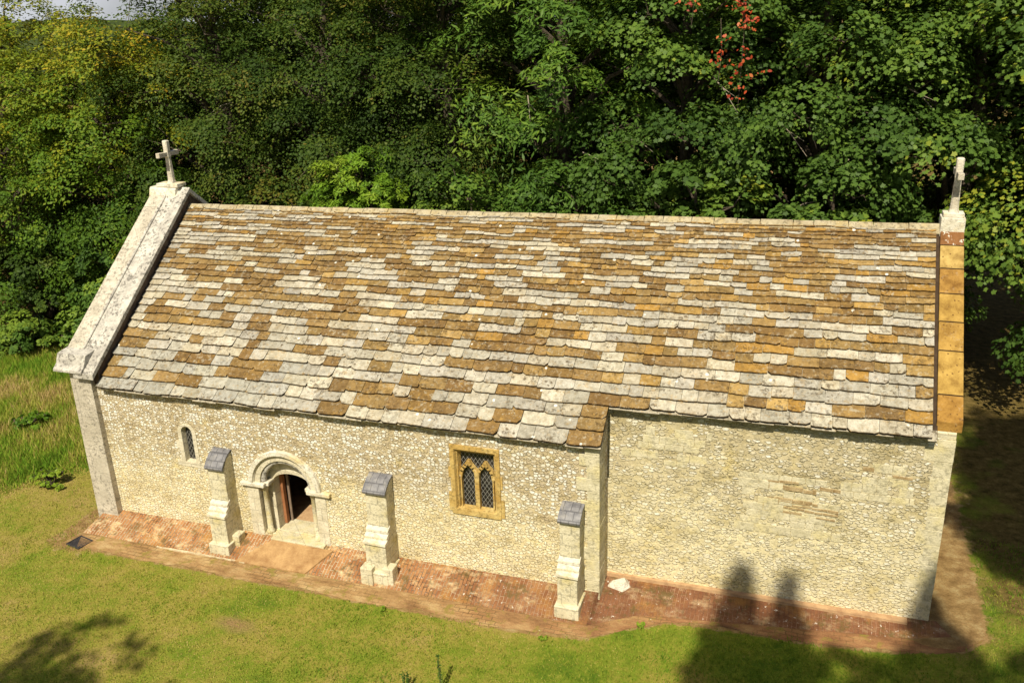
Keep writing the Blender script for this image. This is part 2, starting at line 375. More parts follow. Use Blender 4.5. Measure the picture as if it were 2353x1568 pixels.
n = NT('ochre_coping'); c = n.mix(1, n.ramp(n.noise(3.2, 7, .72), [(.34, (.50,.42,.34)), (.48, (.85,.80,.72)), (.62, (1.12,1.10,1.08))]), n.attr('col'), 'MULTIPLY')
c = n.mix(n.math('MULTIPLY', n.ramp(n.voro(11, 'F1', n.warp(.05, 12)), [(.14, .9), (.22, 0)]), n.ramp(n.noise(3, 3), [(.42, 0), (.55, 1)])), c, (.12,.06,.018))
c = n.mix(n.math('MULTIPLY', n.ramp(n.noise(11, 4, .7), [(.58, 0), (.64, .9)]), n.attr('col', 'Alpha')), c, (.74,.70,.62))
MAT['ecoping'] = n.done(c, n.bump(n.noise(30, 4), .012, .9))
n = NT('slate', .55, .4); x = n.xyz(); k = n.n.new('ShaderNodeTexBrick'); q = n.n.new('ShaderNodeCombineXYZ')
n.link(x[0], q.inputs[0]); n.link(n.math('MULTIPLY', x[2], 1.0), q.inputs[1]); n.link(q.outputs[0], k.inputs['Vector'])
k.inputs['Scale'].default_value = 1; k.inputs['Brick Width'].default_value = .17; k.inputs['Row Height'].default_value = .125; k.inputs['Mortar Size'].default_value = .010
c = n.ramp(n.noise(7, 5, .6), [(.34, (.115,.115,.13)), (.66, (.235,.23,.245))])
c = n.mix(n.math('MULTIPLY', k.outputs['Fac'], .75), c, (.06,.06,.07))
c = n.mix(n.ramp(n.noise(3, 4, .6, n.mapv(loc=(2,2,2))), [(.58, 0), (.75, .5)]), c, (.36,.33,.27))
MAT['slate'] = n.done(c, n.bump(n.noise(30, 3), .006, .8))
MAT['deck'] = flat_noise('dark_timber', (.035,.022,.014), (.07,.045,.028), 6)
MAT['ridge'] = ashlar_material('ridge_stone', (.47,.41,.28), (.33,.27,.17), .7, None, (.44,.34,.15))
MAT['mortar'] = flat_noise('lime_mortar', (.38,.29,.17), (.66,.57,.40), 9, .95, .02)
MAT['door'] = flat_noise('oak_door', (.16,.115,.085), (.27,.20,.155), 5, .7)
MAT['frame_wood'] = flat_noise('red_brown_wood', (.22,.085,.035), (.34,.15,.07), 7, .6)
MAT['iron'] = flat_noise('dark_iron', (.02,.018,.02), (.05,.045,.05), 14, .6, .006, .4)
MAT['plaster'] = flat_noise('inside_plaster', (.30,.27,.22), (.42,.39,.33), 3)
MAT['floor'] = flat_noise('stone_floor', (.34,.20,.11), (.54,.36,.20), 5)
MAT['ramp'] = flat_noise('worn_orange_screed', (.27,.145,.06), (.50,.32,.15), 2.6, .95, .03)
MAT['earth'] = flat_noise('bare_earth', (.20,.115,.05), (.40,.255,.12), 3.4, .97, .03)
MAT['path'] = brick_path_material(); MAT['dirt'] = dirt_material(); MAT['lawn'] = lawn_material()
MAT['chalk'] = flat_noise('chalk_white_stone', (.50,.46,.36), (.78,.75,.67), 7, .95, .04)
MAT['tilecourse'] = flat_noise('red_tile_course', (.26,.17,.075), (.50,.39,.22), 6, .95, .02, bscale=40)
n = NT('leaded_glass', .12, .5); x = n.xyz()
a = n.math('ADD', n.math('MULTIPLY', x[0], 10.5), n.math('MULTIPLY', x[2], 7.0)); b = n.math('SUBTRACT', n.math('MULTIPLY', x[0], 10.5), n.math('MULTIPLY', x[2], 7.0))
la = n.math('ABSOLUTE', n.math('SUBTRACT', n.math('FRACT', a), .5)); lb = n.math('ABSOLUTE', n.math('SUBTRACT', n.math('FRACT', b), .5))
lead = n.ramp(n.math('MINIMUM', la, lb), [(.035, 1), (.06, 0)])
c = n.mix(lead, n.ramp(n.noise(4, 3), [(.4, (.010,.010,.012)), (.65, (.03,.028,.028))]), (.26,.25,.23))
MAT['glass'] = n.done(c, n.bump(n.noise(11, 3), .05, .7), n.ramp(lead, [(0, .14), (1, .7)]))
MAT['bark'] = flat_noise('bark', (.045,.035,.025), (.13,.105,.08), 9, .95, .03)
MAT['twig'] = flat_noise('pale_twig', (.22,.18,.14), (.36,.31,.25), 9, .9)

# ------------------------------------------------------------------ ground
def gz(x, y):
    """height of the turf"""
    z = -.34 + .012*np.minimum(y, 0)*0
    e = np.clip((x-13.2)/4.5, 0, 1); z = z + e*(.16)                       # rises a little to the east
    ee = np.clip((x-18.5)/2.2, 0, 1)*np.clip((y+1.2)/1.5, 0, 1); z = z + ee*.17
    w = np.clip((-1.0-x)/8.0, 0, 1); z = z + w*.25*np.clip((y+2)/6, 0, 1)
    s = np.clip((-19-y)/26.0, 0, 1.0); z = z + 9.0*s*s*(3-2*s)                  # the wooded bank south of the glade
    return z
def sheet(name, xs, ys, zf, mat):
    X, Y = np.meshgrid(xs, ys, indexing='ij'); Z = zf(X, Y)
    v = np.stack([X, Y, Z], -1).reshape(-1, 3); nx, ny = len(xs), len(ys)
    f = [(i*ny+j, (i+1)*ny+j, (i+1)*ny+j+1, i*ny+j+1) for i in range(nx-1) for j in range(ny-1)]
    me = bpy.data.meshes.new(name); me.from_pydata(v.tolist(), [], f); me.materials.append(mat)
    me.polygons.foreach_set('use_smooth', [True]*len(f))
    o = bpy.data.objects.new(name, me); COL.objects.link(o); return o
rs = np.random.RandomState(3)
xs = np.concatenate([[-900,-500,-250,-120,-60,-35], np.arange(-24, -8, .5), np.arange(-8, 24, .16), np.arange(24, 32.1, .5), [40,60,120,250,500,900]])
ys = np.concatenate([[-900,-500,-200,-100,-60], np.arange(-46, -8, 2.0), np.arange(-8, 6, .14), np.arange(6, 18.1, .5), [22,28,40,70,140,300,600,900]])
lawn = sheet('lawn', xs, ys, gz, MAT['lawn'])
OUT = np.array([(-.4,-1.30),(.35,-1.36),(3.3,-1.34),(8.0,-1.33),(12.4,-1.26),(13.4,-1.10),(14.1,-.62),(14.9,-.22),(15.9,-.12),(18,-.16),(19.5,-.02),(20.6,.22),(21.0,.62)])
X_, Y_ = np.meshgrid(xs, ys, indexing='ij')
de = np.interp(X_, OUT[:, 0], OUT[:, 1])-Y_
dirt = np.where((X_ > -.5) & (X_ < 21.0), np.exp(-np.clip(de, 0, 9)/.08), 0)
dirt = np.maximum(dirt, np.exp(-(np.clip(X_-20.85, 0, 9)/.34)**1)*(X_ > 19.8)*np.clip((Y_-.2)/.4, 0, 1))
dirt = np.maximum(dirt, 1.1*np.exp(-(((X_-.1)/.85)**2+((Y_+1.25)/.34)**2)))
lawn.data.attributes.new('dirt', 'FLOAT', 'POINT').data.foreach_set('value', dirt.astype('f').ravel())
tag(lawn, 'short summer-dry turf round the stone chapel', 'lawn', kind='structure')
# far wooded hill seen past the trees on the left
def hill_z(X, Y):
    q = np.exp(-(((X+330)/150)**2+((Y-330)/120)**2))
    return -1.5+15.5*q + 1.0*np.sin(X*.11)*np.sin(Y*.13+1)*q + 1.2*np.sin(X*.31+Y*.17)*q
hm = flat_noise('hill_wood', (.030,.048,.018), (.075,.095,.035), .12, 1, .6, .0, .25)
tag(sheet('hill', np.linspace(-640, -60, 80), np.linspace(90, 600, 70), hill_z, hm), 'distant wooded hill beyond the trees on the left', 'hill', kind='structure')

# ------------------------------------------------------------------ chapel
CH = tag(empty('chapel', (0, 0, 0)), 'small medieval flint chapel with mottled stone-tile roof, the only building', 'chapel')
XN = 13.40; XE = 20.0; YR = 4.2926
def ridge(x): return (YR, 7.1465+(7.377-7.1465)*(x-.8)/18.86)
def eave(x):
    return (-.19+.057*x/13.4, 3.5425-.10*max(0, x-13.4)/6.26)
def S(x, s, h=0.0):
    """point on the south roof slope: s=0 at the nave eave, 1 at the ridge; h above it"""
    e, r = eave(x), ridge(x); y = e[0]+(r[0]-e[0])*s; z = e[1]+(r[1]-e[1])*s
    dy, dz = r[0]-e[0], r[1]-e[1]; l = math.hypot(dy, dz)
    return (x, y-h*dz/l, z+h*dy/l)
def roof_z(x, y): e, r = eave(x), ridge(x); return e[1]+(r[1]-e[1])*(y-e[0])/(r[0]-e[0])
def chancel_s(x): return .160+.021*(x-13.4)/6.26
YC0, YC1 = .772, .889                                                  # south face of the chancel, west and east end

# nave: south wall with its openings
DX = 5.76
def arch_out(cx, hw, z0, zs, rise, n=18):
    pts = [(cx-hw, z0), (cx+hw, z0)]
    for i in range(n+1):
        q = math.pi*i/n; pts.append((cx+hw*math.cos(q), zs+rise*math.sin(q)))
    return pts
mb = MB()
zt = 3.50
mb.add([(.45,0,-.7),(XN,.02,-.7),(XN,.7,-.7),(.45,.7,-.7),(.45,0,zt),(XN,.02,zt),(XN,.7,4.05),(.45,.7,4.02)],
       [(3,2,1,0),(4,5,6,7),(0,1,5,4),(1,2,6,5),(2,3,7,6),(3,0,4,7)])
nave = mb.build('nave_wall', MAT['flint'], CH)
cs = []
m = MB(); m.prism_y(arch_out(DX, .78, 0.04, 1.42, .80), -.5, 1.2); cs.append(m.build('cutter', MAT['flint']))
m = MB(); m.prism_y([(10.13,1.50),(11.16,1.50),(11.16,3.10),(10.13,3.10)], -.5, 1.2); cs.append(m.build('cutter', MAT['flint']))
m = MB(); m.prism_y(arch_out(3.14, .26, 1.62, 2.52, .26), -.5, 1.2); cs.append(m.build('cutter', MAT['flint']))
cut(nave, cs)
m = MB()   # north wall, east return and the inside
m.box(.45, 19.7, 7.9, 8.585, -.7, 3.6); m.box(XN-.6, XN-.003, .703, 1.35, -.7, 4.3)
m.build('north_wall', MAT['flint'], CH)
m = MB(); m.box(.45, 19.6, .71, 7.895, -.25, .05); m.build('chapel_floor', MAT['floor'], CH)

# chancel
m = MB()
m.add([(XN+.002,YC0,-.7),(XE,YC1,-.7),(XE,YC1+.7,-.7),(XN+.002,YC0+.7,-.7),(XN+.002,YC0,4.12),(XE,YC1,4.10),(XE,YC1+.7,4.70),(XN+.002,YC0+.7,4.66)],
      [(3,2,1,0),(4,5,6,7),(0,1,5,4),(1,2,6,5),(2,3,7,6),(3,0,4,7)])
chw = m.build('chancel_wall', MAT['rubble'], CH)
m = MB()   # east gable, carried above the roof
yE = YC1+.002
m.prism_x([(yE,4.10),(8.585,4.10),(8.585,3.72),(YR,7.22),(yE,4.22)], 19.66, XE+.0)
m.box(19.3, XE-.002, YC1+.702, 8.58, -.7, 4.098)
m.build('east_gable', MAT['quoin'], CH)
def quoins(xedge, side, y0, zb, zt, reach, y1):
    m = MB(); z = zb; k = 0
    while z < zt-.05:
        h_ = min(rnd.uniform(.22, .36), zt-z); w_ = reach*(1.0 if k % 2 else .62)*rnd.uniform(.85, 1.1); q = rnd.uniform(.004, .011)
        m.box(xedge-w_, xedge+q, y0-q, y1, z+.003, z+h_-.003); z += h_; k += 1
    m.build('quoin', MAT['patch'], CH, bevel=.008)
quoins(XE, 1, YC1, -.5, 4.09, .52, YC1+.5)
for i, (x0, x1, z0, z1) in enumerate([(14.05,15.7,3.22,3.75),(18.1,19.5,2.62,3.20),(17.9,19.4,3.25,3.50),(13.6,15.5,2.86,3.2),(16.2,18.1,1.58,2.95)]):
    m = MB(); z = z0
    while z < z1-.06:
        h_ = min(rnd.uniform(.13, .22), z1-z); x = x0+rnd.uniform(-.18, .22); xe_ = x1+rnd.uniform(-.25, .15)
        while x < xe_-.08:
            w_ = min(rnd.uniform(.18, .42), xe_-x)
            if rnd.random() < .80:
                y = YC0+(YC1-YC0)*(x+w_/2-XN)/6.6; q = rnd.uniform(.003, .012)
                m.box(x+.006, x+w_-.006, y-q, y+.05, z+.005, z+h_-.005)
            x += w_
        z += h_
    m.build('patched_masonry', MAT['patch'], CH, bevel=.006)
m = MB()
for (x0, x1, z0, z1, s) in [(16.62,17.65,2.64,2.73,-.02),(16.7,17.3,2.79,2.84,0),(17.7,18.1,2.72,2.80,0),(16.7,17.7,2.40,2.45,-.05),(16.75,18.1,2.30,2.35,-.06),(16.6,18.1,2.22,2.26,-.05),(16.65,18.05,2.13,2.17,-.06),(16.7,17.6,2.36,2.385,-.02),(16.38,16.5,2.36,2.43,0),(18.45,18.9,3.28,3.36,0),(19.0,19.4,3.18,3.23,0)]:
    y = YC0+(YC1-YC0)*((x0+x1)/2-XN)/6.6
    x = x0
    while x < x1-.05:
        m = MB(); w_ = min(rnd.uniform(.16, .38), x1-x); za = z0+s*(x-x0)/(x1-x0)+rnd.uniform(-.012, .012); hz_ = (z1-z0)*rnd.uniform(.7, 1.1); tl = rnd.uniform(-.012, .006)
        if rnd.random() < .86: m.hexa([(x,y-.016,za),(x+w_-.008,y-.016,za+tl),(x+w_-.008,y+.03,za+tl),(x,y+.03,za),(x,y-.016,za+hz_),(x+w_-.008,y-.016,za+hz_+tl),(x+w_-.008,y+.03,za+hz_+tl),(x,y+.03,za+hz_)])
        if m.v: m.build('tile_course', MAT['tilecourse'], CH)
        x += w_
# nave corner dressing beside the chancel
quoins(XN, 1, .0, -.5, 3.47, .46, .5)

# west gable with its pilaster
m = MB()
m.prism_x([(-.02,-.7),(8.6,-.7),(8.6,3.95),(YR,7.55),(-.02,3.95)], -.02, .46)
wg = m.build('west_gable', MAT['lime'], CH)
m = MB()
m.hexa([(0,-.19,-.7),(.66,-.19,-.7),(.66,.1,-.7),(0,.1,-.7),(0,-.145,3.90),(.63,-.145,3.90),(.63,.1,3.90),(0,.1,3.90)])
m.build('pilaster', MAT['pilaster'], CH, bevel=.012)

# roof: deck, tiles, ridge
m = MB()
xsd = np.linspace(.86, 19.66, 40)
for i in range(len(xsd)-1):
    for (sa, ex) in ((0.012, 0),):
        x0, x1 = xsd[i], xsd[i+1]
        if x1 <= XN+.06: a0 = a1 = .012
        else:
            x0 = max(x0, XN+.02); a0, a1 = chancel_s(x0)+.006, chancel_s(x1)+.006
        p = [S(x0,a0,-.10),S(x1,a1,-.10),S(x1,1,-.10),S(x0,1,-.10),S(x0,a0,-.005),S(x1,a1,-.005),S(x1,1,-.005),S(x0,1,-.005)]
        m.hexa(p)
roof = tag(m.build('roof', MAT['deck'], CH))
m = MB()   # north slope
for i in range(len(xsd)-1):
    x0, x1 = xsd[i], xsd[i+1]; r0, r1 = ridge(x0), ridge(x1)
    m.hexa([(x0,YR+.001,r0[1]-.1),(x1,YR+.001,r1[1]-.1),(x1,8.8,3.44),(x0,8.8,3.44),(x0,YR+.001,r0[1]),(x1,YR+.001,r1[1]),(x1,8.8,3.54),(x0,8.8,3.54)], (.36,.24,.13,.3))
m.build('north_slope', MAT['tile'], roof)
# stone tiles in diminishing courses
L_ = 5.78; ex = []; e0 = .315
while sum(ex) < L_-.08 and len(ex) < 40: ex.append(e0*.961**len(ex))
cum = [0]
for e in ex: cum.append(cum[-1]+e)
cum = [c/cum[-1]*.988 for c in cum]
m = MB(); trn = random.Random(11)
def wob(x, k): return .010*math.sin(x*1.9+k*2.1)+.008*math.sin(x*4.3+k*.7)
WHITE = [(.46,.44,.38),(.43,.415,.365),(.50,.475,.40),(.395,.38,.335),(.46,.425,.34)]
BROWN = [(.235,.148,.056),(.27,.178,.072),(.205,.128,.052),(.285,.192,.08),(.255,.175,.072),(.215,.14,.06)]
YELL = [(.37,.24,.08),(.36,.215,.06),(.40,.275,.11)]
for k in range(len(cum)-1):
    sk, sk1 = cum[k], cum[k+1]
    t = k/(len(cum)-1)
    x = .84; xe = 19.57 if k >= 3 else XN+.06
    white = trn.random() < .5; wild = .5
    while x < xe-.02:
        w = trn.uniform(.30, .74)*(1-.36*t)
        if trn.random() < .12: w *= .7
        x1 = min(x+w, xe)
        if xe-x1 < .16: x1 = xe
        east = x/20
        pw = .41+.13*(1-t)-.10*t+(.12 if east > .7 and t < .4 else 0)+(.16 if east < .3 and t < .2 else 0)
        pw += .04*math.sin(x*1.3+k*.9)*math.sin(k*.8+x*.35)
        if trn.random() < .66: white = trn.random() < pw
        if k == 0 and x < 5.2: white = trn.random() < .97
        if k == 1 and x < 3.5: white = trn.random() < .8
        if white: c = trn.choice(WHITE); a = trn.uniform(.3, 1)
        else:
            c = trn.choice(YELL) if trn.random() < .06+.34*max(0, east-.25) else trn.choice(BROWN); a = trn.uniform(0, .45)
        g = trn.uniform(.84, 1.12); hv_ = trn.uniform(.97, 1.03); c = (min(.85, c[0]*g), min(.85, c[1]*g), min(.85, c[2]*g*hv_))
        if k < 4 and x < 6 and white: c = tuple(q*.90 for q in (c[0]*.97, c[1], c[2]*1.04))
        def sh(xx, s):
            if xx > XN: s = s+(.021*(xx-13.4)/6.26+.16-cum[3])*(1-s)/(1-cum[3]) if True else s
            else: s = s+(.16-cum[3])*min(1, s/cum[3])*(1-s)/(1-cum[3]) if s > 0 else s
            return s
        drop = trn.uniform(-.016, .016)/L_*(1-.4*t)
        if trn.random() < .05: drop -= .03/L_
        lift = trn.uniform(0, .010); th = trn.uniform(.055, .080)*(1-.35*t)
        gx = .0035
        xa, xb = x+gx, x1-gx
        rl = trn.uniform(0, .35)*(sk1-sk) if trn.random() < .30 else trn.uniform(0, .05)*(sk1-sk); rr = trn.uniform(0, .30)*(sk1-sk) if trn.random() < .30 else trn.uniform(0, .05)*(sk1-sk)
        cr = min(.06, (xb-xa)*.2)
        bot = []
        nb = max(4, int((xb-xa)/.07))
        for i in range(nb+1):
            u = i/nb; xx = xa+(xb-xa)*u
            ss = sk+drop+wob(xx, k)/L_+trn.uniform(-.006, .006)/L_
            dl = (xx-xa)/cr; dr = (xb-xx)/cr
            if dl < 1: ss += rl*(1-dl)**2*1.0
            if dr < 1: ss += rr*(1-dr)**2*1.0
            bot.append((xx, max(ss, -.004)))
        stp = min(sk1+.035, .999)
        hb = th+.016+lift
        top_p = [S(xx, sh(xx, ss), hb) for xx, ss in bot]; low_p = [S(xx, sh(xx, ss)+.0012, hb-th) for xx, ss in bot]
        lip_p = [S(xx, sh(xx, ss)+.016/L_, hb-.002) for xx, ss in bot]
        upL = S(xa, sh(xa, stp), .006); upR = S(xb, sh(xb, stp), .006); mL = S(xa, sh(xa, stp), -.004); mR = S(xb, sh(xb, stp), -.004)
        nbp = len(bot)
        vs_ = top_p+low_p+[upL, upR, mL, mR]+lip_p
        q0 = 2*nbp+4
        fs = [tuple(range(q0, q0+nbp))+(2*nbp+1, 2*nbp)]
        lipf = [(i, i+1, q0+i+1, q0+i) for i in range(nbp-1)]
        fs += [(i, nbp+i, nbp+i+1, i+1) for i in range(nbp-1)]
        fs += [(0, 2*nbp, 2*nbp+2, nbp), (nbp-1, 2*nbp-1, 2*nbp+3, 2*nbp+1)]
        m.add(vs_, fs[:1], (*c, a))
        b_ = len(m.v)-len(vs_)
        for f in fs[1:]: m.f.append([b_+i for i in f]); m.c.append((.014,.009,.006,.2)); m.m.append(0)   # edges painted near-black: gap shade between courses, and mossy dirt
        lc_ = (c[0]*.36, c[1]*.31, c[2]*.26, .2)  # lower lip darkened to widen the painted shade line, partly as moss
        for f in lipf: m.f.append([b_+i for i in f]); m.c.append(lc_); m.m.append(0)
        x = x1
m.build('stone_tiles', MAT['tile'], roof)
m = MB()
for xa0, xe0 in ((.84, XN+.06), (XN+.065, 19.655)):
    x = xa0
    while x < xe0-.02:
        x1 = min(x+rnd.uniform(.35, .7), xe0); sa = (lambda q: -.002) if xe0 < 15 else (lambda q: chancel_s(q)-.002)
        q = rnd.uniform(-.004, .003)
        m.hexa([S(x+.004,sa(x)+q,-.045),S(x1-.004,sa(x1)+q,-.045),S(x1-.004,sa(x1)+.035,-.045),S(x+.004,sa(x)+.035,-.045),S(x+.004,sa(x)+q,.012),S(x1-.004,sa(x1)+q,.012),S(x1-.004,sa(x1)+.035,.0),S(x+.004,sa(x)+.035,.0)], (.42,.39,.32,.3))
        x = x1
    m.build('eave_course', MAT['tile'], roof); m = MB()
x = .80; i = 0
m = MB()
while x < 19.6:
    w = rnd.uniform(.42, .72); x1 = min(x+w, 19.66)
    r0, r1 = ridge(x), ridge(x1); dz = rnd.uniform(-.008, .010); hh = .055+dz
    c = rnd.uniform(.85, 1.1); prof = lambda z, s: [(YR-.20*s, z-.115), (YR-.07*s, z+.015), (YR, z+hh), (YR+.07*s, z+.015), (YR+.20*s, z-.115), (YR+.17, z-.16), (YR, z-.03), (YR-.17, z-.16)]
    a = prof(r0[1], 1); b = prof(r1[1], 1)
    m.add([(x+.006, q[0], q[1]) for q in a]+[(x1-.006, q[0], q[1]) for q in b],
          [(j, j+8, (j+1) % 8+8, (j+1) % 8) for j in range(8)]+[tuple(range(8)), tuple(range(15, 7, -1))])
    x = x1
m.build('ridge_tiles', MAT['ridge'], roof, bevel=.01)

# west coping: outer strip, roll, lower inner strip, kneeler and apex
MW = .805
def wz(y, dz): return 3.5425+MW*(y+.19)+dz
def slope_slab(m, x0, x1, ya, yb, d0, d1, flip=False, col=(1,1,1,1)):
    f = (lambda y: 2*YR-y) if flip else (lambda y: y)
    m.hexa([(x0,f(ya),wz(ya,d0)),(x1,f(ya),wz(ya,d0)),(x1,f(yb),wz(yb,d0)),(x0,f(yb),wz(yb,d0)),(x0,f(ya),wz(ya,d1)),(x1,f(ya),wz(ya,d1)),(x1,f(yb),wz(yb,d1)),(x0,f(yb),wz(yb,d1))], col)
WC = empty('west_coping', (0, 0, 0), CH)
cuts = [-.30, .75, 1.75, 2.75, 3.65, YR+.02]
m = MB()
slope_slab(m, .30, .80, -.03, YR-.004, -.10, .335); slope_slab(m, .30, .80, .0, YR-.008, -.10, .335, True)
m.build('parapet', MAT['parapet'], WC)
m = MB()
for a, b in zip(cuts[:-1], cuts[1:]):
    slope_slab(m, .27, .88, a+.003, b-.003, .34, .48)
slope_slab(m, .27, .88, -.30, YR-.005, .34, .48, True)
m.build('inner_strip', MAT['grey_lime'], WC, bevel=.012)
m = MB()
for a, b in zip([.0, 1.2, 2.3, 3.4], [1.2, 2.3, 3.4, YR+.02]):
    slope_slab(m, -.27, .25, a+.003, b-.003, .10, .50)
slope_slab(m, -.27, .25, .0, YR-.005, .10, .50, True)
m.build('outer_strip', MAT['pilaster'], WC, bevel=.02)
m = MB()
m.tube([(.24, y, wz(y, .495)) for y in np.linspace(.12, YR, 8)], [.034]*8, 10)
m.tube([(.24, 2*YR-y, wz(y, .495)) for y in np.linspace(.12, YR, 8)], [.034]*8, 10)
m.build('roll_moulding', MAT['grey_lime'], WC, smooth=True)
m = MB()
m.prism_x([(-.33,3.93),(.45,3.93),(.45,4.40),(-.02,4.345),(-.10,4.33),(-.20,4.10),(-.33,3.99)], -.29, .58)
m.build('kneeler', MAT['grey_lime'], WC, bevel=.012)
m = MB()
az = wz(YR, .48)
m.prism_x([(YR-.26,az-.24),(YR+.26,az-.24),(YR+.20,az-.02),(YR+.16,az+.03),(YR-.16,az+.03),(YR-.20,az-.02)], -.30, .56)
m.box(-.05, .64, YR-.19, YR+.19, az+.031, az+.13)
m.build('apex_stone', MAT['white_stone'], WC, bevel=.015)

def cross(name, x, y, z, h, arm, zarm, lab):
    root = empty(name, (x, y, z), CH); root['label'] = lab
    m = MB(); n = 8
    def ring(hw, ch, zz, dy=0):
        return [(-hw+ch,-hw,zz),(hw-ch,-hw,zz),(hw,-hw+ch,zz),(hw,hw-ch,zz),(hw-ch,hw,zz),(-hw+ch,hw,zz),(-hw,hw-ch,zz),(-hw,-hw+ch,zz)]
    prof = [(-.12,.100,.02),(.0,.100,.02),(.08,.082,.035),(zarm-.12,.062,.025),(zarm-.07,.068,.010),(zarm+.07,.068,.010),(zarm+.12,.070,.022),(h-.02,.074,.022),(h,.058,.022)]
    vs_ = [q for zz, hw, ch in prof for q in ring(hw, ch, zz)]
    fs = [(i*8+k, i*8+(k+1) % 8, (i+1)*8+(k+1) % 8, (i+1)*8+k) for i in range(len(prof)-1) for k in range(8)]
    fs += [tuple(range(7, -1, -1)), tuple(range((len(prof)-1)*8, len(prof)*8))]
    m.add(vs_, fs); m.build('shaft', MAT['cross'], root)
    m = MB()
    for s in (-1, 1):
        a_ = [(-.055,s*.064,zarm-.055),(.055,s*.064,zarm-.055),(.060,s*arm,zarm-.068),(-.060,s*arm,zarm-.068)]; b_ = [(x_,y_,2*zarm-z_) for x_,y_,z_ in a_]
        m.hexa(a_+b_ if s > 0 else a_[::-1]+b_[::-1])
    m.build('arms', MAT['cross'], root, bevel=.012)
    return root
cross('gable_cross', .33, YR, az+.13, 1.14, .40, .78, 'lichen-spotted stone cross seen from its broad side')
cross('gable_cross', 19.86, YR, 7.68, 1.12, .41, .80, 'stone cross seen edge-on above the ochre coping')

# east coping
EC = empty('east_coping', (0, 0, 0), CH)
def ezz(y): return 4.47+(7.36-4.47)*(y-.93)/(4.14-.93)
bnd = [.90, 1.32, 2.02, 2.50, 2.98, 3.42, 3.84, 4.10]
cols = [(.35,.20,.05,.1),(.41,.27,.075,.0),(.37,.23,.06,.1),(.40,.26,.07,0),(.35,.205,.055,.1),(.44,.315,.11,0),(.22,.105,.042,1)]
m = MB()
for a, b, c in zip(bnd[:-1], bnd[1:], cols):
    m.hexa([(19.64,a+.016,ezz(a)-.20),(20.085,a+.016,ezz(a)-.20),(20.085,b-.016,ezz(b)-.20),(19.64,b-.016,ezz(b)-.20),(19.64,a+.016,ezz(a)),(20.085,a+.016,ezz(a)),(20.085,b-.016,ezz(b)),(19.64,b-.016,ezz(b))], c)
f = lambda y: 2*YR-y
m.hexa([(19.64,f(4.1),ezz(4.1)-.2),(20.085,f(4.1),ezz(4.1)-.2),(20.085,f(.5),ezz(.5)-.2),(19.64,f(.5),ezz(.5)-.2),(19.64,f(4.1),ezz(4.1)),(20.085,f(4.1),ezz(4.1)),(20.085,f(.5),ezz(.5)),(19.64,f(.5),ezz(.5))], cols[1])
for q in bnd[1:-1]:
    m.hexa([(19.641,q-.014,ezz(q)-.15),(20.084,q-.014,ezz(q)-.15),(20.084,q+.014,ezz(q)-.15),(19.641,q+.014,ezz(q)-.15),(19.641,q-.014,ezz(q-.014)+.003),(20.084,q-.014,ezz(q-.014)+.003),(20.084,q+.014,ezz(q+.014)+.003),(19.641,q+.014,ezz(q+.014)+.003)], (.035,.02,.008,0))
m.build('coping_stones', MAT['ecoping'], EC, bevel=.012)
m = MB(); m.box(19.63, 20.09, YR-.20, YR+.20, 7.20, 7.60); m.box(19.66, 20.06, YR-.16, YR+.16, 7.601, 7.69)
m.build('apex_stone', MAT['white_stone'], EC, bevel=.015)

# buttresses
def buttress(x0, x1, d, lab, ztop=2.25):
    root = empty('buttress', ((x0+x1)/2, -.3, -.3), CH); root['label'] = lab
    off = Vector((-(x0+x1)/2, .3, .3))
    def bld(m, name, mat, bevel=0):
        m.v = [tuple(Vector(q)+off) for q in m.v]; return m.build(name, mat, root, bevel=bevel)
    m = MB()
    m.prism_x([(.05,-.60),(.05,ztop-.06),(-.20,ztop-.15),(-.355,1.87),(-.36,1.00),(-.585,.70),(-.595,.10),(-.60,-.60)][::-1], x0, x1)
    bld(m, 'shaft', MAT['butt'], .015)
    m = MB(); e = .018
    ys_ = [-.365, -.45, -.53, -.63]; zs_ = [1.06, .93, .80, .70]
    for i in range(3):
        m.hexa([(x0-e,ys_[i+1],zs_[i+1]-.02),(x1+e,ys_[i+1]+rnd.uniform(-.01,.01),zs_[i+1]-.02),(x1+e,ys_[i]+.06,zs_[i+1]-.02),(x0-e,ys_[i]+.06,zs_[i+1]-.02),
                (x0-e,ys_[i+1],zs_[i+1]+.045),(x1+e,ys_[i+1],zs_[i+1]+.045),(x1+e,ys_[i]+.06,zs_[i]+.0),(x0-e,ys_[i]+.06,zs_[i]+.0)])
        e += .004
    bld(m, 'setoff', MAT['white_stone'], .01)
    m = MB(); m.box(x0-.05, x1+.05, -.70, .0, -.62, d['pl'])
    for (bx0, bx1, by, bz) in d.get('blocks', ()): m.box(bx0, bx1, by, by+.28, -.6, bz)
    bld(m, 'plinth', MAT['butt'], .02)
    # rounded slate weathering in three overlapping courses
    m = MB(); cx0, cx1 = x0-.022, x1+.022
    prof = []
    for i in range(10):
        u = i/9; prof.append((-.425+.425*u, 1.90+(ztop-1.90)*(1-(1-u)**1.75)))
    prof.append((.0, ztop+.005))
    for i in range(len(prof)-1):
        lift = .020 if i in (0, 1, 2) else (.010 if i in (3, 4, 5) else 0)
        (ya, za), (yb, zb) = prof[i], prof[i+1]
        m.hexa([(cx0,ya,za-.035),(cx1,ya,za-.035),(cx1,yb+.001,zb-.035),(cx0,yb+.001,zb-.035),(cx0,ya-lift,za+lift),(cx1,ya-lift,za+lift),(cx1,yb-lift,zb+lift),(cx0,yb-lift,zb+lift)])
    bld(m, 'slate_cap', MAT['slate'])
    return root
buttress(3.88, 4.34, dict(pl=-.02, blocks=[(4.30,4.52,-.42,.12)]), 'buttress between the slit window and the doorway', 2.25)
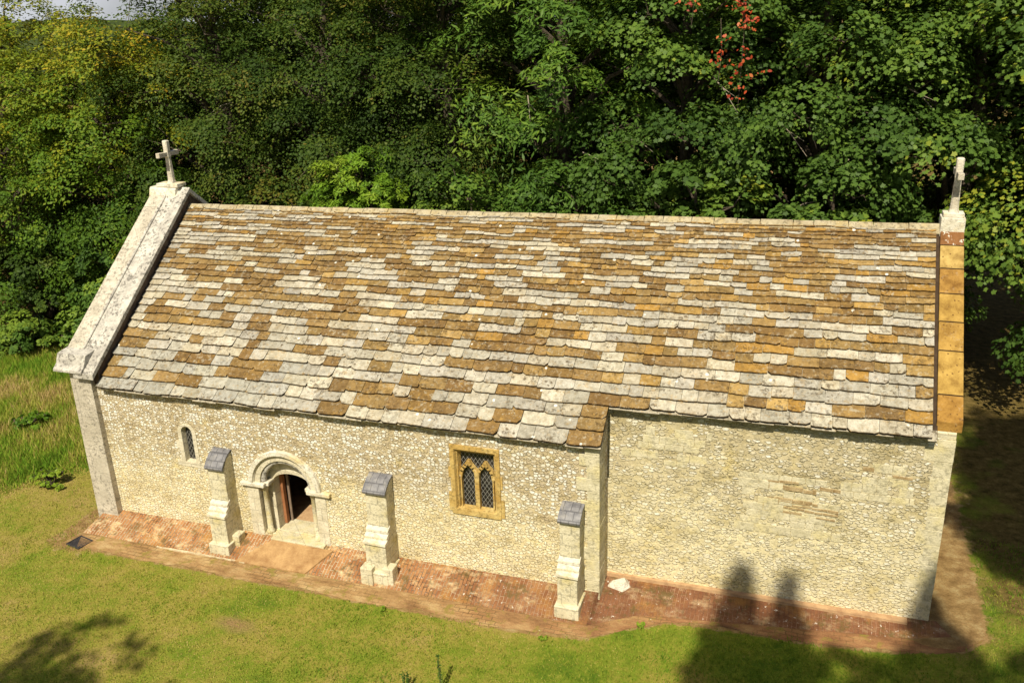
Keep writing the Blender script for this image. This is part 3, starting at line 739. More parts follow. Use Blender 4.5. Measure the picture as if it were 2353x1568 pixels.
buttress(8.09, 8.61, dict(pl=.0, blocks=[(8.00,8.30,-.76,.12),(8.52,8.78,-.68,.14)]), 'buttress between the doorway and the two-light window', 2.19)
buttress(12.63, 13.07, dict(pl=.0), 'narrow buttress at the east corner of the nave', 2.16)

# doorway
DW = empty('doorway', (DX, 0, 0), CH)
def dwm(m, name, mat, parent=DW, bevel=0, smooth=False):
    base = Vector((DX, 0, 0)) if parent is DW else Vector((DX, 0, 0))
    m.v = [tuple(Vector(q)-base) for q in m.v]; return m.build(name, mat, parent, smooth, bevel)
m = MB()       # inner order, recessed, with the opening
outer = arch_out(DX, .785, .0, 1.42, .805, 24)
m.prism_y(outer, .26, .70)
inner = dwm(m, 'inner_arch', MAT['lime'])
m = MB(); m.prism_y(arch_out(DX, .515, -.2, 1.38, .27, 20), .1, 1.2); c_ = m.build('cutter', MAT['lime'])
cut(inner, [c_])
m = MB()       # outer order: voussoirs of the arch and its jamb stones
m.arc_y(DX, 1.42, .70, .86, -.012, .20, 0, 180, 26)
for s in (-1, 1):
    xa, xb = (DX-1.10, DX-.775) if s < 0 else (DX+.775, DX+1.06)
    m.box(xa, xb, -.012, .15, -.25, 1.36)
dwm(m, 'outer_arch', MAT['lime'], bevel=.012)
m = MB()
m.arc_y(DX, 1.42, .865, .985, -.085, .02, 0, 180, 28); m.arc_y(DX, 1.42, .845, .905, -.045, .03, 0, 180, 28)
dwm(m, 'hood_mould', MAT['white_stone'], bevel=.012)
m = MB(); pts = []
for i in range(21):
    q = math.pi*i/20; pts.append((DX+.665*math.cos(q), .10, 1.42+.665*math.sin(q)))
m.tube(pts, [.075]*21, 10); dwm(m, 'roll_moulding', MAT['grey_lime'], smooth=True)
for s in (-1, 1):
    m = MB(); cx = DX+s*.665
    m.tube([(cx,.11,.02),(cx,.11,.10),(cx,.11,.13),(cx,.11,1.20),(cx,.11,1.22),(cx,.11,1.30),(cx,.11,1.36)], [.105,.105,.07,.066,.085,.085,.11], 12)
    dwm(m, 'nook_shaft', MAT['butt'], smooth=True)
    m = MB()
    if s < 0: m.box(DX-1.22, DX-.56, -.095, .02, 1.365, 1.465); m.box(DX-.76, DX-.50, .021, .30, 1.365, 1.465)
    else: m.box(DX+.60, DX+1.22, -.095, .02, 1.365, 1.465); m.box(DX+.50, DX+.76, .021, .30, 1.365, 1.465)
    dwm(m, 'abacus', MAT['white_stone'], bevel=.02)
m = MB(); m.box(DX-.52, DX+.95, -.16, .72, -.20, .045); m.box(DX-.50, DX+.50, .20, .75, .046, .075)
dwm(m, 'threshold', MAT['quoin'], bevel=.02)
for xa in (DX-.515, DX+.44):
    m = MB(); m.box(xa, xa+.075, .50, .62, .076, 1.44); dwm(m, 'door_post', MAT['frame_wood'], bevel=.008)
m = MB(); m.box(0, .05, 0, .92, .08, 1.62)
for i in range(6): m.box(.0505, .060, .02+.15*i, .155+.15*i, .09, 1.61)
dl = dwm(m, 'door', MAT['door']); dl.data.transform(Matrix.Translation((DX, 0, 0))); dl.location = (-.42, .64, 0); dl.rotation_euler = (0, 0, math.radians(34))
for hz_ in (.45, 1.15):
    m = MB(); m.box(.061, .068, .05, .75, hz_, hz_+.05); m.build('hinge', MAT['iron'], dl)
m = MB(); m.tube([(.08,.78,.80),(.08,.78,.92)], [.015,.015], 6); m.build('handle', MAT['iron'], dl)

# two-light window of ochre stone
WN = empty('window', (10.645, 0, 1.5), CH); WN['label'] = 'ochre stone two-light window with leaded panes'
def wnm(m, name, mat, parent=WN, bevel=0):
    m.v = [tuple(Vector(q)-Vector((10.645, 0, 1.5))) for q in m.v]; return m.build(name, mat, parent, False, bevel)
xo0, xo1, zo0, zo1 = 10.07, 11.22, 1.46, 3.155        # outside of frame
xf0, xf1, zf0, zf1 = 10.165, 11.125, 1.585, 3.055     # front arris
xi0, xi1, zi0, zi1 = 10.255, 11.035, 1.605, 2.935     # at the glass
def ring_frame(m, A, ya, B, yb):
    """band of four quads between rectangle A at depth ya and rectangle B at depth yb"""
    a = [(A[0],ya,A[2]),(A[1],ya,A[2]),(A[1],ya,A[3]),(A[0],ya,A[3])]; b = [(B[0],yb,B[2]),(B[1],yb,B[2]),(B[1],yb,B[3]),(B[0],yb,B[3])]
    m.add(a+b, [(0,1,5,4),(1,2,6,5),(2,3,7,6),(3,0,4,7)])
m = MB(); yf = -.022
ring_frame(m, (xo0,xo1,zo0,zo1), .10, (xo0,xo1,zo0,zo1), yf)
ring_frame(m, (xo0,xo1,zo0,zo1), yf, (xf0,xf1,zf0,zf1), yf)
mid = (xf0+.035, xf1-.035, zf0+.005, zf1-.045)
ring_frame(m, (xf0,xf1,zf0,zf1), yf, mid, .05); mid2 = (mid[0]+.02, mid[1]-.02, mid[2]+.005, mid[3]-.03)
ring_frame(m, mid, .05, mid2, .055); ring_frame(m, mid2, .055, (xi0,xi1,zi0,zi1), .17); ring_frame(m, (xi0,xi1,zi0,zi1), .17, (xi0,xi1,zi0,zi1), .45)
m.box(xo0-.07, xo0-.003, -.012, .08, 1.52, 1.98); m.box(xo0-.05, xo0-.003, -.010, .08, 2.35, 2.6); m.box(xo1+.003, xo1+.08, -.012, .08, 1.50, 1.92); m.box(xo1+.003, xo1+.05, -.010, .08, 2.2, 2.5)
wnm(m, 'frame', MAT['ochre'])
m = MB()
xm = (xi0+xi1)/2
m.prism_y([(xm-.05,zi0),(xm+.05,zi0),(xm+.05,2.50),(xm,2.56),(xm-.05,2.50)], .075, .22)
def strip(pts, w, y0, y1):
    for (xa, za), (xb, zb) in zip(pts[:-1], pts[1:]):
        d = Vector((xb-xa, 0, zb-za)).normalized(); nx_, nz_ = -d.z*w, d.x*w
        ea, eb = Vector((xa, 0, za))-d*w*.35, Vector((xb, 0, zb))+d*w*.35
        m.hexa([(ea.x-nx_,y0,ea.z-nz_),(eb.x-nx_,y0,eb.z-nz_),(eb.x-nx_,y1,eb.z-nz_),(ea.x-nx_,y1,ea.z-nz_),(ea.x+nx_,y0,ea.z+nz_),(eb.x+nx_,y0,eb.z+nz_),(eb.x+nx_,y1,eb.z+nz_),(ea.x+nx_,y1,ea.z+nz_)])
j = 0
for (xa, xb) in ((xi0, xm), (xm, xi1)):
    cxm = (xa+xb)/2
    for s in (-1, 1):
        q = lambda u, z: (cxm+s*u, z)
        strip([q(.185, 2.36), q(.165, 2.49), q(.115, 2.575), q(.055, 2.635), q(.0, 2.735)], .036, .082+.002*j, .205-.002*j); j += 1
m.box(xi0, xi0+.03, .085, .21, zi0, 2.45); m.box(xi1-.03, xi1, .085, .21, zi0, 2.45)
wnm(m, 'tracery', MAT['ochre'])
m = MB(); m.box(xi0+.001, xi1-.001, .185, .195, zi0+.001, zi1-.001); wnm(m, 'glass', MAT['glass'])

# small round-headed slit window
SW = empty('slit_window', (3.14, 0, 1.7), CH); SW['label'] = 'narrow round-headed slit window with leaded glass'
def swm(m, name, mat, bevel=0):
    m.v = [tuple(Vector(q)-Vector((3.14, 0, 1.7))) for q in m.v]; return m.build(name, mat, SW, False, bevel)
m = MB()
oo = arch_out(3.14, .262, 1.618, 2.52, .262, 20); ii = arch_out(3.14, .155, 1.74, 2.545, .165, 20); bb = arch_out(3.14, .135, 1.77, 2.53, .145, 20)
nn = len(oo)
for A, ya, B, yb in ((oo, .02, oo, -.012), (oo, -.012, ii, -.012), (ii, -.012, bb, .16), (bb, .16, bb, .5)):
    m.add([(x, ya, z) for x, z in A]+[(x, yb, z) for x, z in B], [(i, (i+1) % nn, (i+1) % nn+nn, i+nn) for i in range(nn)])
m.box(2.74, 2.876, -.008, .05, 1.62, 1.76); m.box(3.404, 3.52, -.008, .05, 1.60, 1.74); m.box(2.79, 2.876, -.008, .05, 2.1, 2.3)
swm(m, 'frame', MAT['lime'])
m = MB(); m.prism_y(arch_out(3.14, .134, 1.771, 2.53, .144, 20), .13, .14); swm(m, 'glass', MAT['glass'])

# ------------------------------------------------------------------ paved apron and path
def strip_sheet(name, rows, mat, label):
    """rows: list of polylines with equal point counts, from the wall outwards"""
    nC = len(rows[0]); v = [p for r in rows for p in r]
    f = [(i*nC+j, (i+1)*nC+j, (i+1)*nC+j+1, i*nC+j+1) for i in range(len(rows)-1) for j in range(nC-1)]
    me = bpy.data.meshes.new(name); me.from_pydata(v, [], f); me.materials.append(mat); me.polygons.foreach_set('use_smooth', [True]*len(f)); me.update()
    o = bpy.data.objects.new(name, me); COL.objects.link(o); return tag(o, label, 'path', kind='structure')
def line(pts, n):
    P = [Vector(p) for p in pts]; d = [0]
    for a, b in zip(P[:-1], P[1:]): d.append(d[-1]+(b-a).length)
    out = []
    for i in range(n):
        t = d[-1]*i/(n-1); k = 0
        while k < len(d)-2 and d[k+1] < t: k += 1
        u = (t-d[k])/(d[k+1]-d[k]); out.append(P[k].lerp(P[k+1], u))
    return out
N_ = 160
def jit(ps, a, z=None): return [(p.x+rnd.uniform(-a, a)*.5, p.y+rnd.uniform(-a, a)+.05*math.sin(p.x*2.1), p.z) for p in ps]
wallL = [(.20,.02,.0),(XN,.02,.03),(XN+.02,YC0,-.02),(XE+.15,YC1+.02,.06)]
apr = [(.02,-.80,-.315),(XN-.1,-.76,-.305),(XN+.9,-.15,-.27),(XE+.55,.50,-.06)]
out_ = [(.35,-1.36,-.335),(3.3,-1.34,-.333),(8.0,-1.33,-.333),(12.4,-1.26,-.332),(13.4,-1.10,-.322),(14.1,-.62,-.300),(14.9,-.22,-.27),(15.9,-.12,-.235),(18,-.16,-.165),(19.5,-.02,-.12),(20.6,.22,-.03),(21.0,.62,.006)]
A_ = line(wallL, N_)
# match points by x so that the strips stay square to the wall
def at_x(pts, xs_):
    o = []
    for x in xs_:
        for a, b in zip(pts[:-1], pts[1:]):
            if a[0] <= x <= b[0]: u = (x-a[0])/(b[0]-a[0]); o.append(Vector([a[i]+(b[i]-a[i])*u for i in range(3)])); break
        else: o.append(Vector(pts[0] if x < pts[0][0] else pts[-1]))
    return o
gx_ = np.concatenate([np.linspace(.2, XN, 110), np.linspace(XN+.02, XE+.25, 60)])
A_ = at_x(wallL, gx_); B_ = at_x(apr, np.concatenate([np.linspace(.02, XN-.1, 110), np.linspace(XN-.08, XE+.5, 60)]))
mid1 = [a.lerp(b, .33) for a, b in zip(A_, B_)]; mid2_ = [a.lerp(b, .68) for a, b in zip(A_, B_)]
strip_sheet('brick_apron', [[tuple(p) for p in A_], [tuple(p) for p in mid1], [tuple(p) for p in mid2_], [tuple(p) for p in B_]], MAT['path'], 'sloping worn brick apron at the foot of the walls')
O_ = at_x(out_, np.concatenate([np.linspace(.35, XN+.35, 110), np.linspace(XN+.37, XE+1.05, 60)]))
O_ = [Vector(q) for q in jit(O_, .03)]
for q in O_: q.z = float(gz(np.array(q.x), np.array(q.y)))+.006
B2 = [Vector((p.x, p.y, p.z-.002)) for p in B_]; mm = [a.lerp(b, .5) for a, b in zip(B2, O_)]
for q in mm: q.z += .004
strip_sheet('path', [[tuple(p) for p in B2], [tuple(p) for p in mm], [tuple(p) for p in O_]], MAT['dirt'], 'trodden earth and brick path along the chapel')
# orange screed ramp before the door and mortar edging
m = MB(); m.add([(5.30,-.165,.015),(6.95,-.165,.0),(6.55,-.80,-.285),(4.62,-.82,-.285),(5.30,-.165,-.3),(6.95,-.165,-.3),(6.55,-.80,-.4),(4.62,-.82,-.4)], [(0,3,2,1),(0,4,7,3),(3,7,6,2),(2,6,5,1),(1,5,4,0)])
tag(m.build('door_ramp', MAT['ramp']), 'smooth worn orange ramp up to the open doorway', 'ramp', kind='structure')
def edging(xa, xb, y0, y1, label):
    m = MB(); n = int((xb-xa)/.18)
    for i in range(n):
        u0, u1 = i/n, (i+1)/n; w = rnd.uniform(.008, .024)
        xa_, xb_ = xa+(xb-xa)*u0, xa+(xb-xa)*u1; ya, yb = y0+(y1-y0)*u0+rnd.uniform(-.008,.008), y0+(y1-y0)*u1+rnd.uniform(-.008,.008)
        m.hexa([(xa_,ya-w,-.36),(xb_,yb-w,-.36),(xb_,yb+w,-.36),(xa_,ya+w,-.36),(xa_,ya-w,-.288),(xb_,yb-w,-.288),(xb_,yb+w,-.282),(xa_,ya+w,-.282)])
    tag(m.build('mortar_edging', MAT['mortar']), label, 'edging')
edging(2.35, 4.9, -.83, -.80, 'pale mortar edging along the apron below the first buttress')

# loose things on the ground
m = MB()
hv = [(-.30,-.10,0),(.10,-.22,0),(.27,-.05,0),(.20,.16,0),(-.22,.10,0)]; tv = [(-.20,-.04,.10),(.08,-.12,.17),(.18,-.03,.19),(.13,.10,.16),(-.12,.06,.11)]
m.add(hv+tv, [(4,3,2,1,0),(5,6,7,8,9)]+[(i, (i+1) % 5, (i+1) % 5+5, i+5) for i in range(5)])
o = m.build('loose_stone', MAT['chalk'], None, bevel=.02); o.location = (13.72, .52, -.10); o.rotation_euler = (.25, -.1, .1)
tag(o, 'white wedge-shaped stone leaning in the corner where nave meets chancel', 'stone')
DG = tag(empty('drain_grate', (.27, -1.18, -.345)), 'dark square iron drain grate at the west end of the brick apron', 'drain')
m = MB(); m.box(-.24, .24, -.20, .20, -.01, .012); m.build('pit', MAT['iron'], DG)
m = MB()
for i in range(11): m.box(-.235, .235, -.185+.036*i, -.172+.036*i, .0125, .028)
m.box(-.25, .25, -.215, -.19, .0, .032); m.box(-.25, .25, .19, .215, .0, .032); m.box(-.25, -.236, -.189, .189, .0, .032); m.box(.236, .25, -.189, .189, .0, .032)
m.build('bars', MAT['iron'], DG)
DG.rotation_euler = (0, 0, math.radians(-12))

# ------------------------------------------------------------------ grass
def blades(name, P, h, w, mat, tint, lean=.5, seed=1):
    r = np.random.RandomState(seed); n = len(P)
    a = r.uniform(0, 2*np.pi, n); d = np.stack([np.cos(a), np.sin(a), np.zeros(n)], 1)
    b = r.uniform(0, 2*np.pi, n); l = np.stack([np.cos(b), np.sin(b), np.zeros(n)], 1)*(lean*h*r.uniform(.2, 1, n))[:, None]
    up = np.zeros((n, 3)); up[:, 2] = h
    w_ = (np.asarray(w)*np.ones(n))[:, None]
    v = np.stack([P-d*w_/2, P+d*w_/2, P+l+up], 1).reshape(-1, 3)
    return np_mesh(name, v, 3, mat, None, tint)
GRASS = leaf_material('grass_blades', [(0, (.085,.18,.014)), (.35, (.175,.26,.022)), (.68, (.31,.30,.05)), (1, (.46,.36,.13))], (.3,.36,.05), .7, .1)
def vnoise(x, y, s, seed):
    r = np.random.RandomState(seed); out = np.zeros_like(x)
    for k in range(6):
        a = r.uniform(0, 2*np.pi); f = s*(1.6**k)*r.uniform(.8, 1.2); out += np.sin((x*np.cos(a)+y*np.sin(a))*f+r.uniform(0, 6.3))*(.75**k)
    return out/2.2
r = np.random.RandomState(5)
nb = 230000
gxp = r.uniform(-6, 24, nb); gyp = r.uniform(-7.5, 4.5, nb)
ol = np.array(out_)
edge_y = np.interp(gxp, ol[:, 0], ol[:, 1])
ok = (gyp < edge_y-.02+.10*vnoise(gxp, gyp, 3, 4)-r.exponential(.10, nb)) | (gxp > 21.1+.3*vnoise(gxp, gyp, 2, 8)) | (gxp < -.08)
ok &= ~((gxp > 21.1) & (r.rand(nb) < .25+.09*gyp)) & ~((np.abs(gxp-6.05) < .5) & (np.abs(gyp+2.85) < .2) & (r.rand(nb) < .7))
gxp, gyp = gxp[ok], gyp[ok]
nz = vnoise(gxp, gyp, .9, 21)*.5+vnoise(gxp, gyp, 3.1, 22)*.35
nz = nz+vnoise(gxp, gyp, 9, 23)*.45
tt = np.clip(.60-.022*(gxp-9)+.36*nz+r.normal(0, .17, len(gxp)), 0, 1)
hh = r.uniform(.025, .085, len(gxp))*(1.40-.95*tt)
tag(blades('lawn_grass', np.stack([gxp, gyp, gz(gxp, gyp)-.003], 1), hh, .022, GRASS, tt, .9, 2), 'short mown grass blades of the lawn', 'grass', kind='stuff')
# rough meadow west of the chapel
nb = 150000
mx_ = r.uniform(-14, .0, nb); my_ = r.uniform(-1.5, 12, nb)
dm = (my_-(.6+.30*(mx_+2.2)*-1.0*0))-0
front = .55-.22*(mx_+2.0)*0
ok = my_ > 1.9+.35*vnoise(mx_, my_, 1.2, 31)+1.5*(mx_+2.1)
mx_, my_ = mx_[ok], my_[ok]
dep = np.clip((my_-(1.9+1.5*(mx_+2.1)))/2.0, .15, 1)
mt = np.clip(.50+.42*vnoise(mx_, my_, 1.1, 33)+r.normal(0, .2, len(mx_)), 0, 1)
MEAD = leaf_material('meadow_blades', [(0, (.10,.22,.018)), (.40, (.22,.33,.03)), (.68, (.40,.36,.08)), (1, (.56,.40,.20))], (.5,.5,.1), .8, .08)
tag(blades('meadow_grass', np.stack([mx_, my_, gz(mx_, my_)-.01], 1), r.uniform(.08, .36, len(mx_))*dep, .03, MEAD, mt, .8, 9), 'rough uncut meadow grass west of the chapel', 'grass', kind='stuff')

# ------------------------------------------------------------------ trees
def leaf_quads(P, N, size, r, kind='oval'):
    n = len(P)
    N = N/np.linalg.norm(N, axis=1)[:, None]
    t = r.normal(size=(n, 3)); t[:, 2] -= .25
    t -= (t*N).sum(1)[:, None]*N; t /= np.linalg.norm(t, axis=1)[:, None]+1e-9
    b = np.cross(N, t); s = (size*r.uniform(.5, 1.45, n))[:, None]
    if kind == 'oval':
        out = [(-.5, 0), (-.1, .30), (.25, .26), (.55, 0), (.25, -.26), (-.1, -.30)]
        return np.stack([P+t*s*u+b*s*v-N*s*(abs(v)*-.25) for u, v in out], 1).reshape(-1, 3), 6
    if kind == 'quad':
        out = [(-.5, 0), (.05, .33), (.55, 0), (.05, -.33)]
        return np.stack([P+t*s*u+b*s*v for u, v in out], 1).reshape(-1, 3), 4
    if kind == 'slim':
        out = [(-.6, 0), (0, .17), (.6, 0), (0, -.17)]
        return np.stack([P+t*s*u+b*s*v for u, v in out], 1).reshape(-1, 3), 4
    out = [(-.42, 0), (-.30, .36), (-.02, .30), (.06, .55), (.26, .24), (.60, 0), (.26, -.24), (.06, -.55), (-.02, -.30), (-.30, -.36)]
    return np.stack([P+t*s*u+b*s*v-N*s*.18*(u*u+v*v) for u, v in out], 1).reshape(-1, 3), 10
def make_tree(name, seed, base, height, rx, ry, crown_lo, mat, leaf=.12, kind='oval', lobes=26, clumps=12, per=70, flat=.45, tint=(.45,.22), topbias=0.0, conical=False, bark=None, lean=0.0):
    """trunk with limbs and a crown of lobes > clumps > leaves; origin at the foot"""
    r = np.random.RandomState(seed)
    root = empty(name, base)
    H = height; lo = crown_lo
    cz = (H+lo)/2; rz = (H-lo)/2
    # lobes over the ellipsoid
    L = []; tries = 0
    mind = 1.25*math.sqrt(4*math.pi*((rx*ry*rz)**(2/3))/lobes)*.55
    while len(L) < lobes and tries < 4000:
        tries += 1
        d = r.normal(size=3); d /= np.linalg.norm(d)
        rad = r.uniform(.62, .98)
        p = np.array([d[0]*rx*rad, d[1]*ry*rad, cz+d[2]*rz*rad])
        if conical:
            u = r.uniform(0, 1)**.5; an = r.uniform(0, 6.283); rr = rx*(1-u)*r.uniform(.5, 1)+.02
            p = np.array([math.cos(an)*rr, math.sin(an)*rr, lo+(H-lo)*u])
        md_ = mind*(.75*(1-(p[2]-lo)/(H-lo))+.06) if conical else mind
        if all(np.linalg.norm(p-q) > md_ for q in L) or tries > 2500: L.append(p)
    L = np.array(L)
    L[:, 0] += lean
    lr = .42*(rx*ry*rz)**(1/3)*r.uniform(.7, 1.15, len(L))
    if conical: lr = np.clip(.36*rx*(1.10-(L[:, 2]-lo)/(H-lo)), .12, None)
    # clumps in each lobe: flat sprays, more on the upper and outer side
    cl = r.normal(size=(len(L), clumps, 3)); cl /= np.linalg.norm(cl, axis=2)[:, :, None]
    cl[:, :, 2] = np.where(cl[:, :, 2] < -.35, -cl[:, :, 2]*.6, cl[:, :, 2])
    out = L.copy(); out[:, 0] -= lean; out[:, 2] -= cz; out /= np.linalg.norm(out, axis=1)[:, None]+1e-9
    cp = L[:, None]+cl*(lr[:, None, None])*r.uniform(.55, 1.05, (len(L), clumps, 1))
    cn = cl*.55+out[:, None]*.35+np.array([0, 0, .75])
    cr_ = (lr[:, None]*r.uniform(.30, .52, (len(L), clumps)))
    lobet = r.normal(0, 1, len(L))
    ctint = (tint[0]+tint[1]*(.62*lobet[:, None]+.55*r.normal(size=(len(L), clumps))))+topbias*((cp[:, :, 2]-lo)/(H-lo)-.5)
    cp = cp.reshape(-1, 3); cn = cn.reshape(-1, 3); cn /= np.linalg.norm(cn, axis=1)[:, None]; cr_ = cr_.ravel(); ctint = ctint.ravel()
    # leaves
    m_ = len(cp); g = r.normal(size=(m_, per, 3)); g /= np.linalg.norm(g, axis=2)[:, :, None]; g *= (r.uniform(0, 1, (m_, per, 1))**.45)
    along = (g*cn[:, None]).sum(2)[:, :, None]*cn[:, None]
    g = g-along*(1-flat)
    droop = -(g**2).sum(2)*.28
    P = cp[:, None]+g*cr_[:, None, None]; P[:, :, 2] += droop*cr_[:, None]
    N = cn[:, None]+g*.35+r.normal(size=P.shape)*.36
    T = np.clip(ctint[:, None]+r.normal(0, tint[1]*.55, (m_, per)), 0, 1)
    v, k = leaf_quads(P.reshape(-1, 3), N.reshape(-1, 3), leaf, r, kind)
    np_mesh('crown', v, k, mat, root, T.ravel())
    # trunk, limbs
    m = MB(); tr = .022*H+.05
    tp = [(0, 0, -.3), (0, 0, .2), (.1*r.normal(), .1*r.normal(), lo*.6+.3), (lean*.55+.25*r.normal(), .25*r.normal(), cz), (lean+.2*r.normal(), .2*r.normal(), H*.93)]
    m.tube(tp, [tr*1.35, tr*1.05, tr*.85, tr*.55, tr*.12], 9)
    for i in range(len(L)):
        q = L[i]; zz = min(max(lo*.7, q[2]-.55*math.hypot(q[0], q[1])-.3), H*.85)
        b0 = Vector((lean*max(0, (zz-lo*.6)/(H-lo*.6)), 0, zz)); e = Vector(q); mdl = b0.lerp(e, .55)+Vector((0, 0, .25*(e-b0).length*.4))
        m.tube([b0, mdl, e], [tr*.30, tr*.17, .018], 5, cap=False)
        for j in range(3):
            c = Vector(cp[i*clumps+j]); m.tube([e, e.lerp(c, .5)+Vector((0, 0, .05)), c], [.018, .012, .006], 4, cap=False)
    m.build('trunk', bark or MAT['bark'], root)
    return root
def dup(root, loc, rz, sc=1.0, label=None, sz=None):
    c = root.copy(); COL.objects.link(c); c.location = loc; c.rotation_euler = (0, 0, rz); c.scale = (sc, sc, sz or sc)
    if label: c['label'] = label
    for ch in root.children:
        k = ch.copy(); COL.objects.link(k); k.parent = c
    return c
LEAF = {
 'beech_dark': leaf_material('beech_leaves', [(0, (.020,.040,.008)), (.42, (.042,.078,.012)), (.74, (.085,.118,.016)), (1, (.15,.115,.022))], (.18,.28,.02), .55, .12),
 'beech_yellow': leaf_material('yellowing_leaves', [(0, (.035,.082,.010)), (.42, (.09,.165,.015)), (.72, (.21,.235,.018)), (1, (.42,.27,.020))], (.42,.46,.02), .55, .12),
 'ash': leaf_material('ash_leaves', [(0, (.03,.068,.012)), (.45, (.078,.155,.022)), (1, (.19,.27,.03))], (.3,.46,.03), .5, .15),
 'syc': leaf_material('sycamore_leaves', [(0, (.03,.064,.013)), (.45, (.075,.138,.024)), (.8, (.13,.205,.03)), (1, (.26,.28,.03))], (.28,.42,.03), .5, .15),
 'bright': leaf_material('bright_leaves', [(0, (.06,.13,.012)), (.5, (.135,.245,.018)), (1, (.24,.32,.03))], (.36,.52,.04), .5, .2),
 'hazel': leaf_material('hazel_leaves', [(0, (.026,.058,.012)), (.5, (.072,.14,.022)), (1, (.17,.245,.03))], (.26,.40,.03), .5, .12),
 'red': leaf_material('red_creeper_leaves', [(0, (.24,.022,.010)), (.6, (.40,.06,.018)), (1, (.50,.16,.05))], (.5,.08,.02), .5, .2),
 'yew': leaf_material('dark_needles', [(0, (.012,.025,.010)), (1, (.04,.065,.02))], (.06,.1,.02), .6, .2),
}
def T(name, label, cat, group, *a, **k):
    o = make_tree(name, *a, **k); return tag(o, label, cat, group)
GW = 'trees of the wood behind the chapel'
G0 = -.3
front = []
front.append(T('yellowing_tree', 'yellowing tree at the far left edge, its foot in the meadow', 'tree', GW, 101, (-14.6,12.2,G0), 11.6, 3.9, 3.4, .2, LEAF['beech_yellow'], leaf=.115, kind='quad', lobes=46, clumps=15, per=135, flat=.34, tint=(.38,.16), topbias=.6))
front.append(T('yellowing_tree', 'golden-topped tree against the open sky beside the distant hill', 'tree', GW, 102, (-10.0,13.6,G0), 13.0, 3.7, 3.4, .4, LEAF['beech_yellow'], leaf=.115, kind='quad', lobes=46, clumps=15, per=135, flat=.34, tint=(.36,.16), topbias=.8))
front.append(T('beech_tree', 'olive and brown tinged beech behind the broad-seen west cross', 'tree', GW, 103, (-5.4,14.6,G0), 16.0, 3.9, 3.6, 1.5, LEAF['beech_dark'], leaf=.10, kind='quad', lobes=44, clumps=16, per=155, flat=.30, tint=(.48,.18), topbias=.3))
front.append(T('beech_tree', 'very dark beech right of the west cross, above the west end of the ridge', 'tree', GW, 104, (-.6,15.2,G0), 16.5, 3.9, 3.7, 1.5, LEAF['beech_dark'], leaf=.10, kind='quad', lobes=44, clumps=16, per=155, flat=.30, tint=(.46,.20)))
front.append(T('beech_tree', 'dark beech standing over the bright young ash', 'tree', GW, 105, (3.9,15.4,G0), 16.5, 3.8, 3.6, 1.5, LEAF['beech_dark'], leaf=.10, kind='quad', lobes=44, clumps=16, per=155, flat=.32, tint=(.40,.22)))
front.append(T('ash_tree', 'fresh green ash with feathery sprays above the middle of the ridge', 'tree', GW, 106, (8.6,14.8,G0), 16.5, 3.7, 3.6, 2.2, LEAF['ash'], leaf=.20, kind='slim', lobes=36, clumps=14, per=90, tint=(.45,.22), topbias=.45))
front.append(T('sycamore_tree', 'sycamore hung with red creeper, right of the feathery ash', 'tree', GW, 107, (12.9,14.3,G0), 16.0, 3.6, 3.5, 1.6, LEAF['syc'], leaf=.13, kind='palm', lobes=31, clumps=14, per=120, tint=(.42,.20)))
front.append(T('sycamore_tree', 'sycamore with deep shadowed hollows, between creeper and east cross', 'tree', GW, 108, (17.0,13.9,G0), 16.0, 3.5, 3.4, 1.6, LEAF['syc'], leaf=.13, kind='palm', lobes=27, clumps=14, per=120, tint=(.45,.20), topbias=.2))
front.append(T('sycamore_tree', 'leafy sycamore directly behind the east cross', 'tree', GW, 109, (20.9,14.0,G0), 16.5, 3.5, 3.3, 2.0, LEAF['syc'], leaf=.13, kind='palm', lobes=29, clumps=14, per=120, tint=(.50,.22), topbias=.35))
front.append(T('sycamore_tree', 'sycamore at the far right edge with yellow-green upper leaves', 'tree', GW, 110, (24.6,12.6,G0), 16.0, 3.5, 3.4, 2.0, LEAF['syc'], leaf=.13, kind='palm', lobes=29, clumps=14, per=120, tint=(.58,.24), topbias=.5))
for i, spots in {5: [(-.6,-3.1,9.6),(1.2,-3.0,7.8)], 6: [(1.0,-3.2,10.2),(-1.4,-3.1,8.3)], 7: [(-1.2,-3.1,9.0),(.9,-3.2,7.9),(.2,-3.3,6.7)], 8: [(-1.6,-2.9,9.8),(1.8,-2.7,8.4)], 3: [(1.0,-3.3,10.5)], 2: [(2.2,-3.0,9.4)]}.items():
    for (bx, by, bz) in spots:
        m = MB(); a_ = rnd.uniform(-1, 1); e_ = Vector((a_*.9, -.35, rnd.uniform(-.9, -.2))); b0 = Vector((bx, by+.8, bz))
        m.tube([b0, b0+e_*.5+Vector((0, 0, .10)), b0+e_*1.2], [.022, .016, .006], 5)
        m.tube([b0+e_*.5+Vector((0, 0, .10)), b0+e_*.75+Vector((.25, -.1, .05))], [.012, .004], 4)
        m.build('dead_branch', MAT['twig'], front[i])
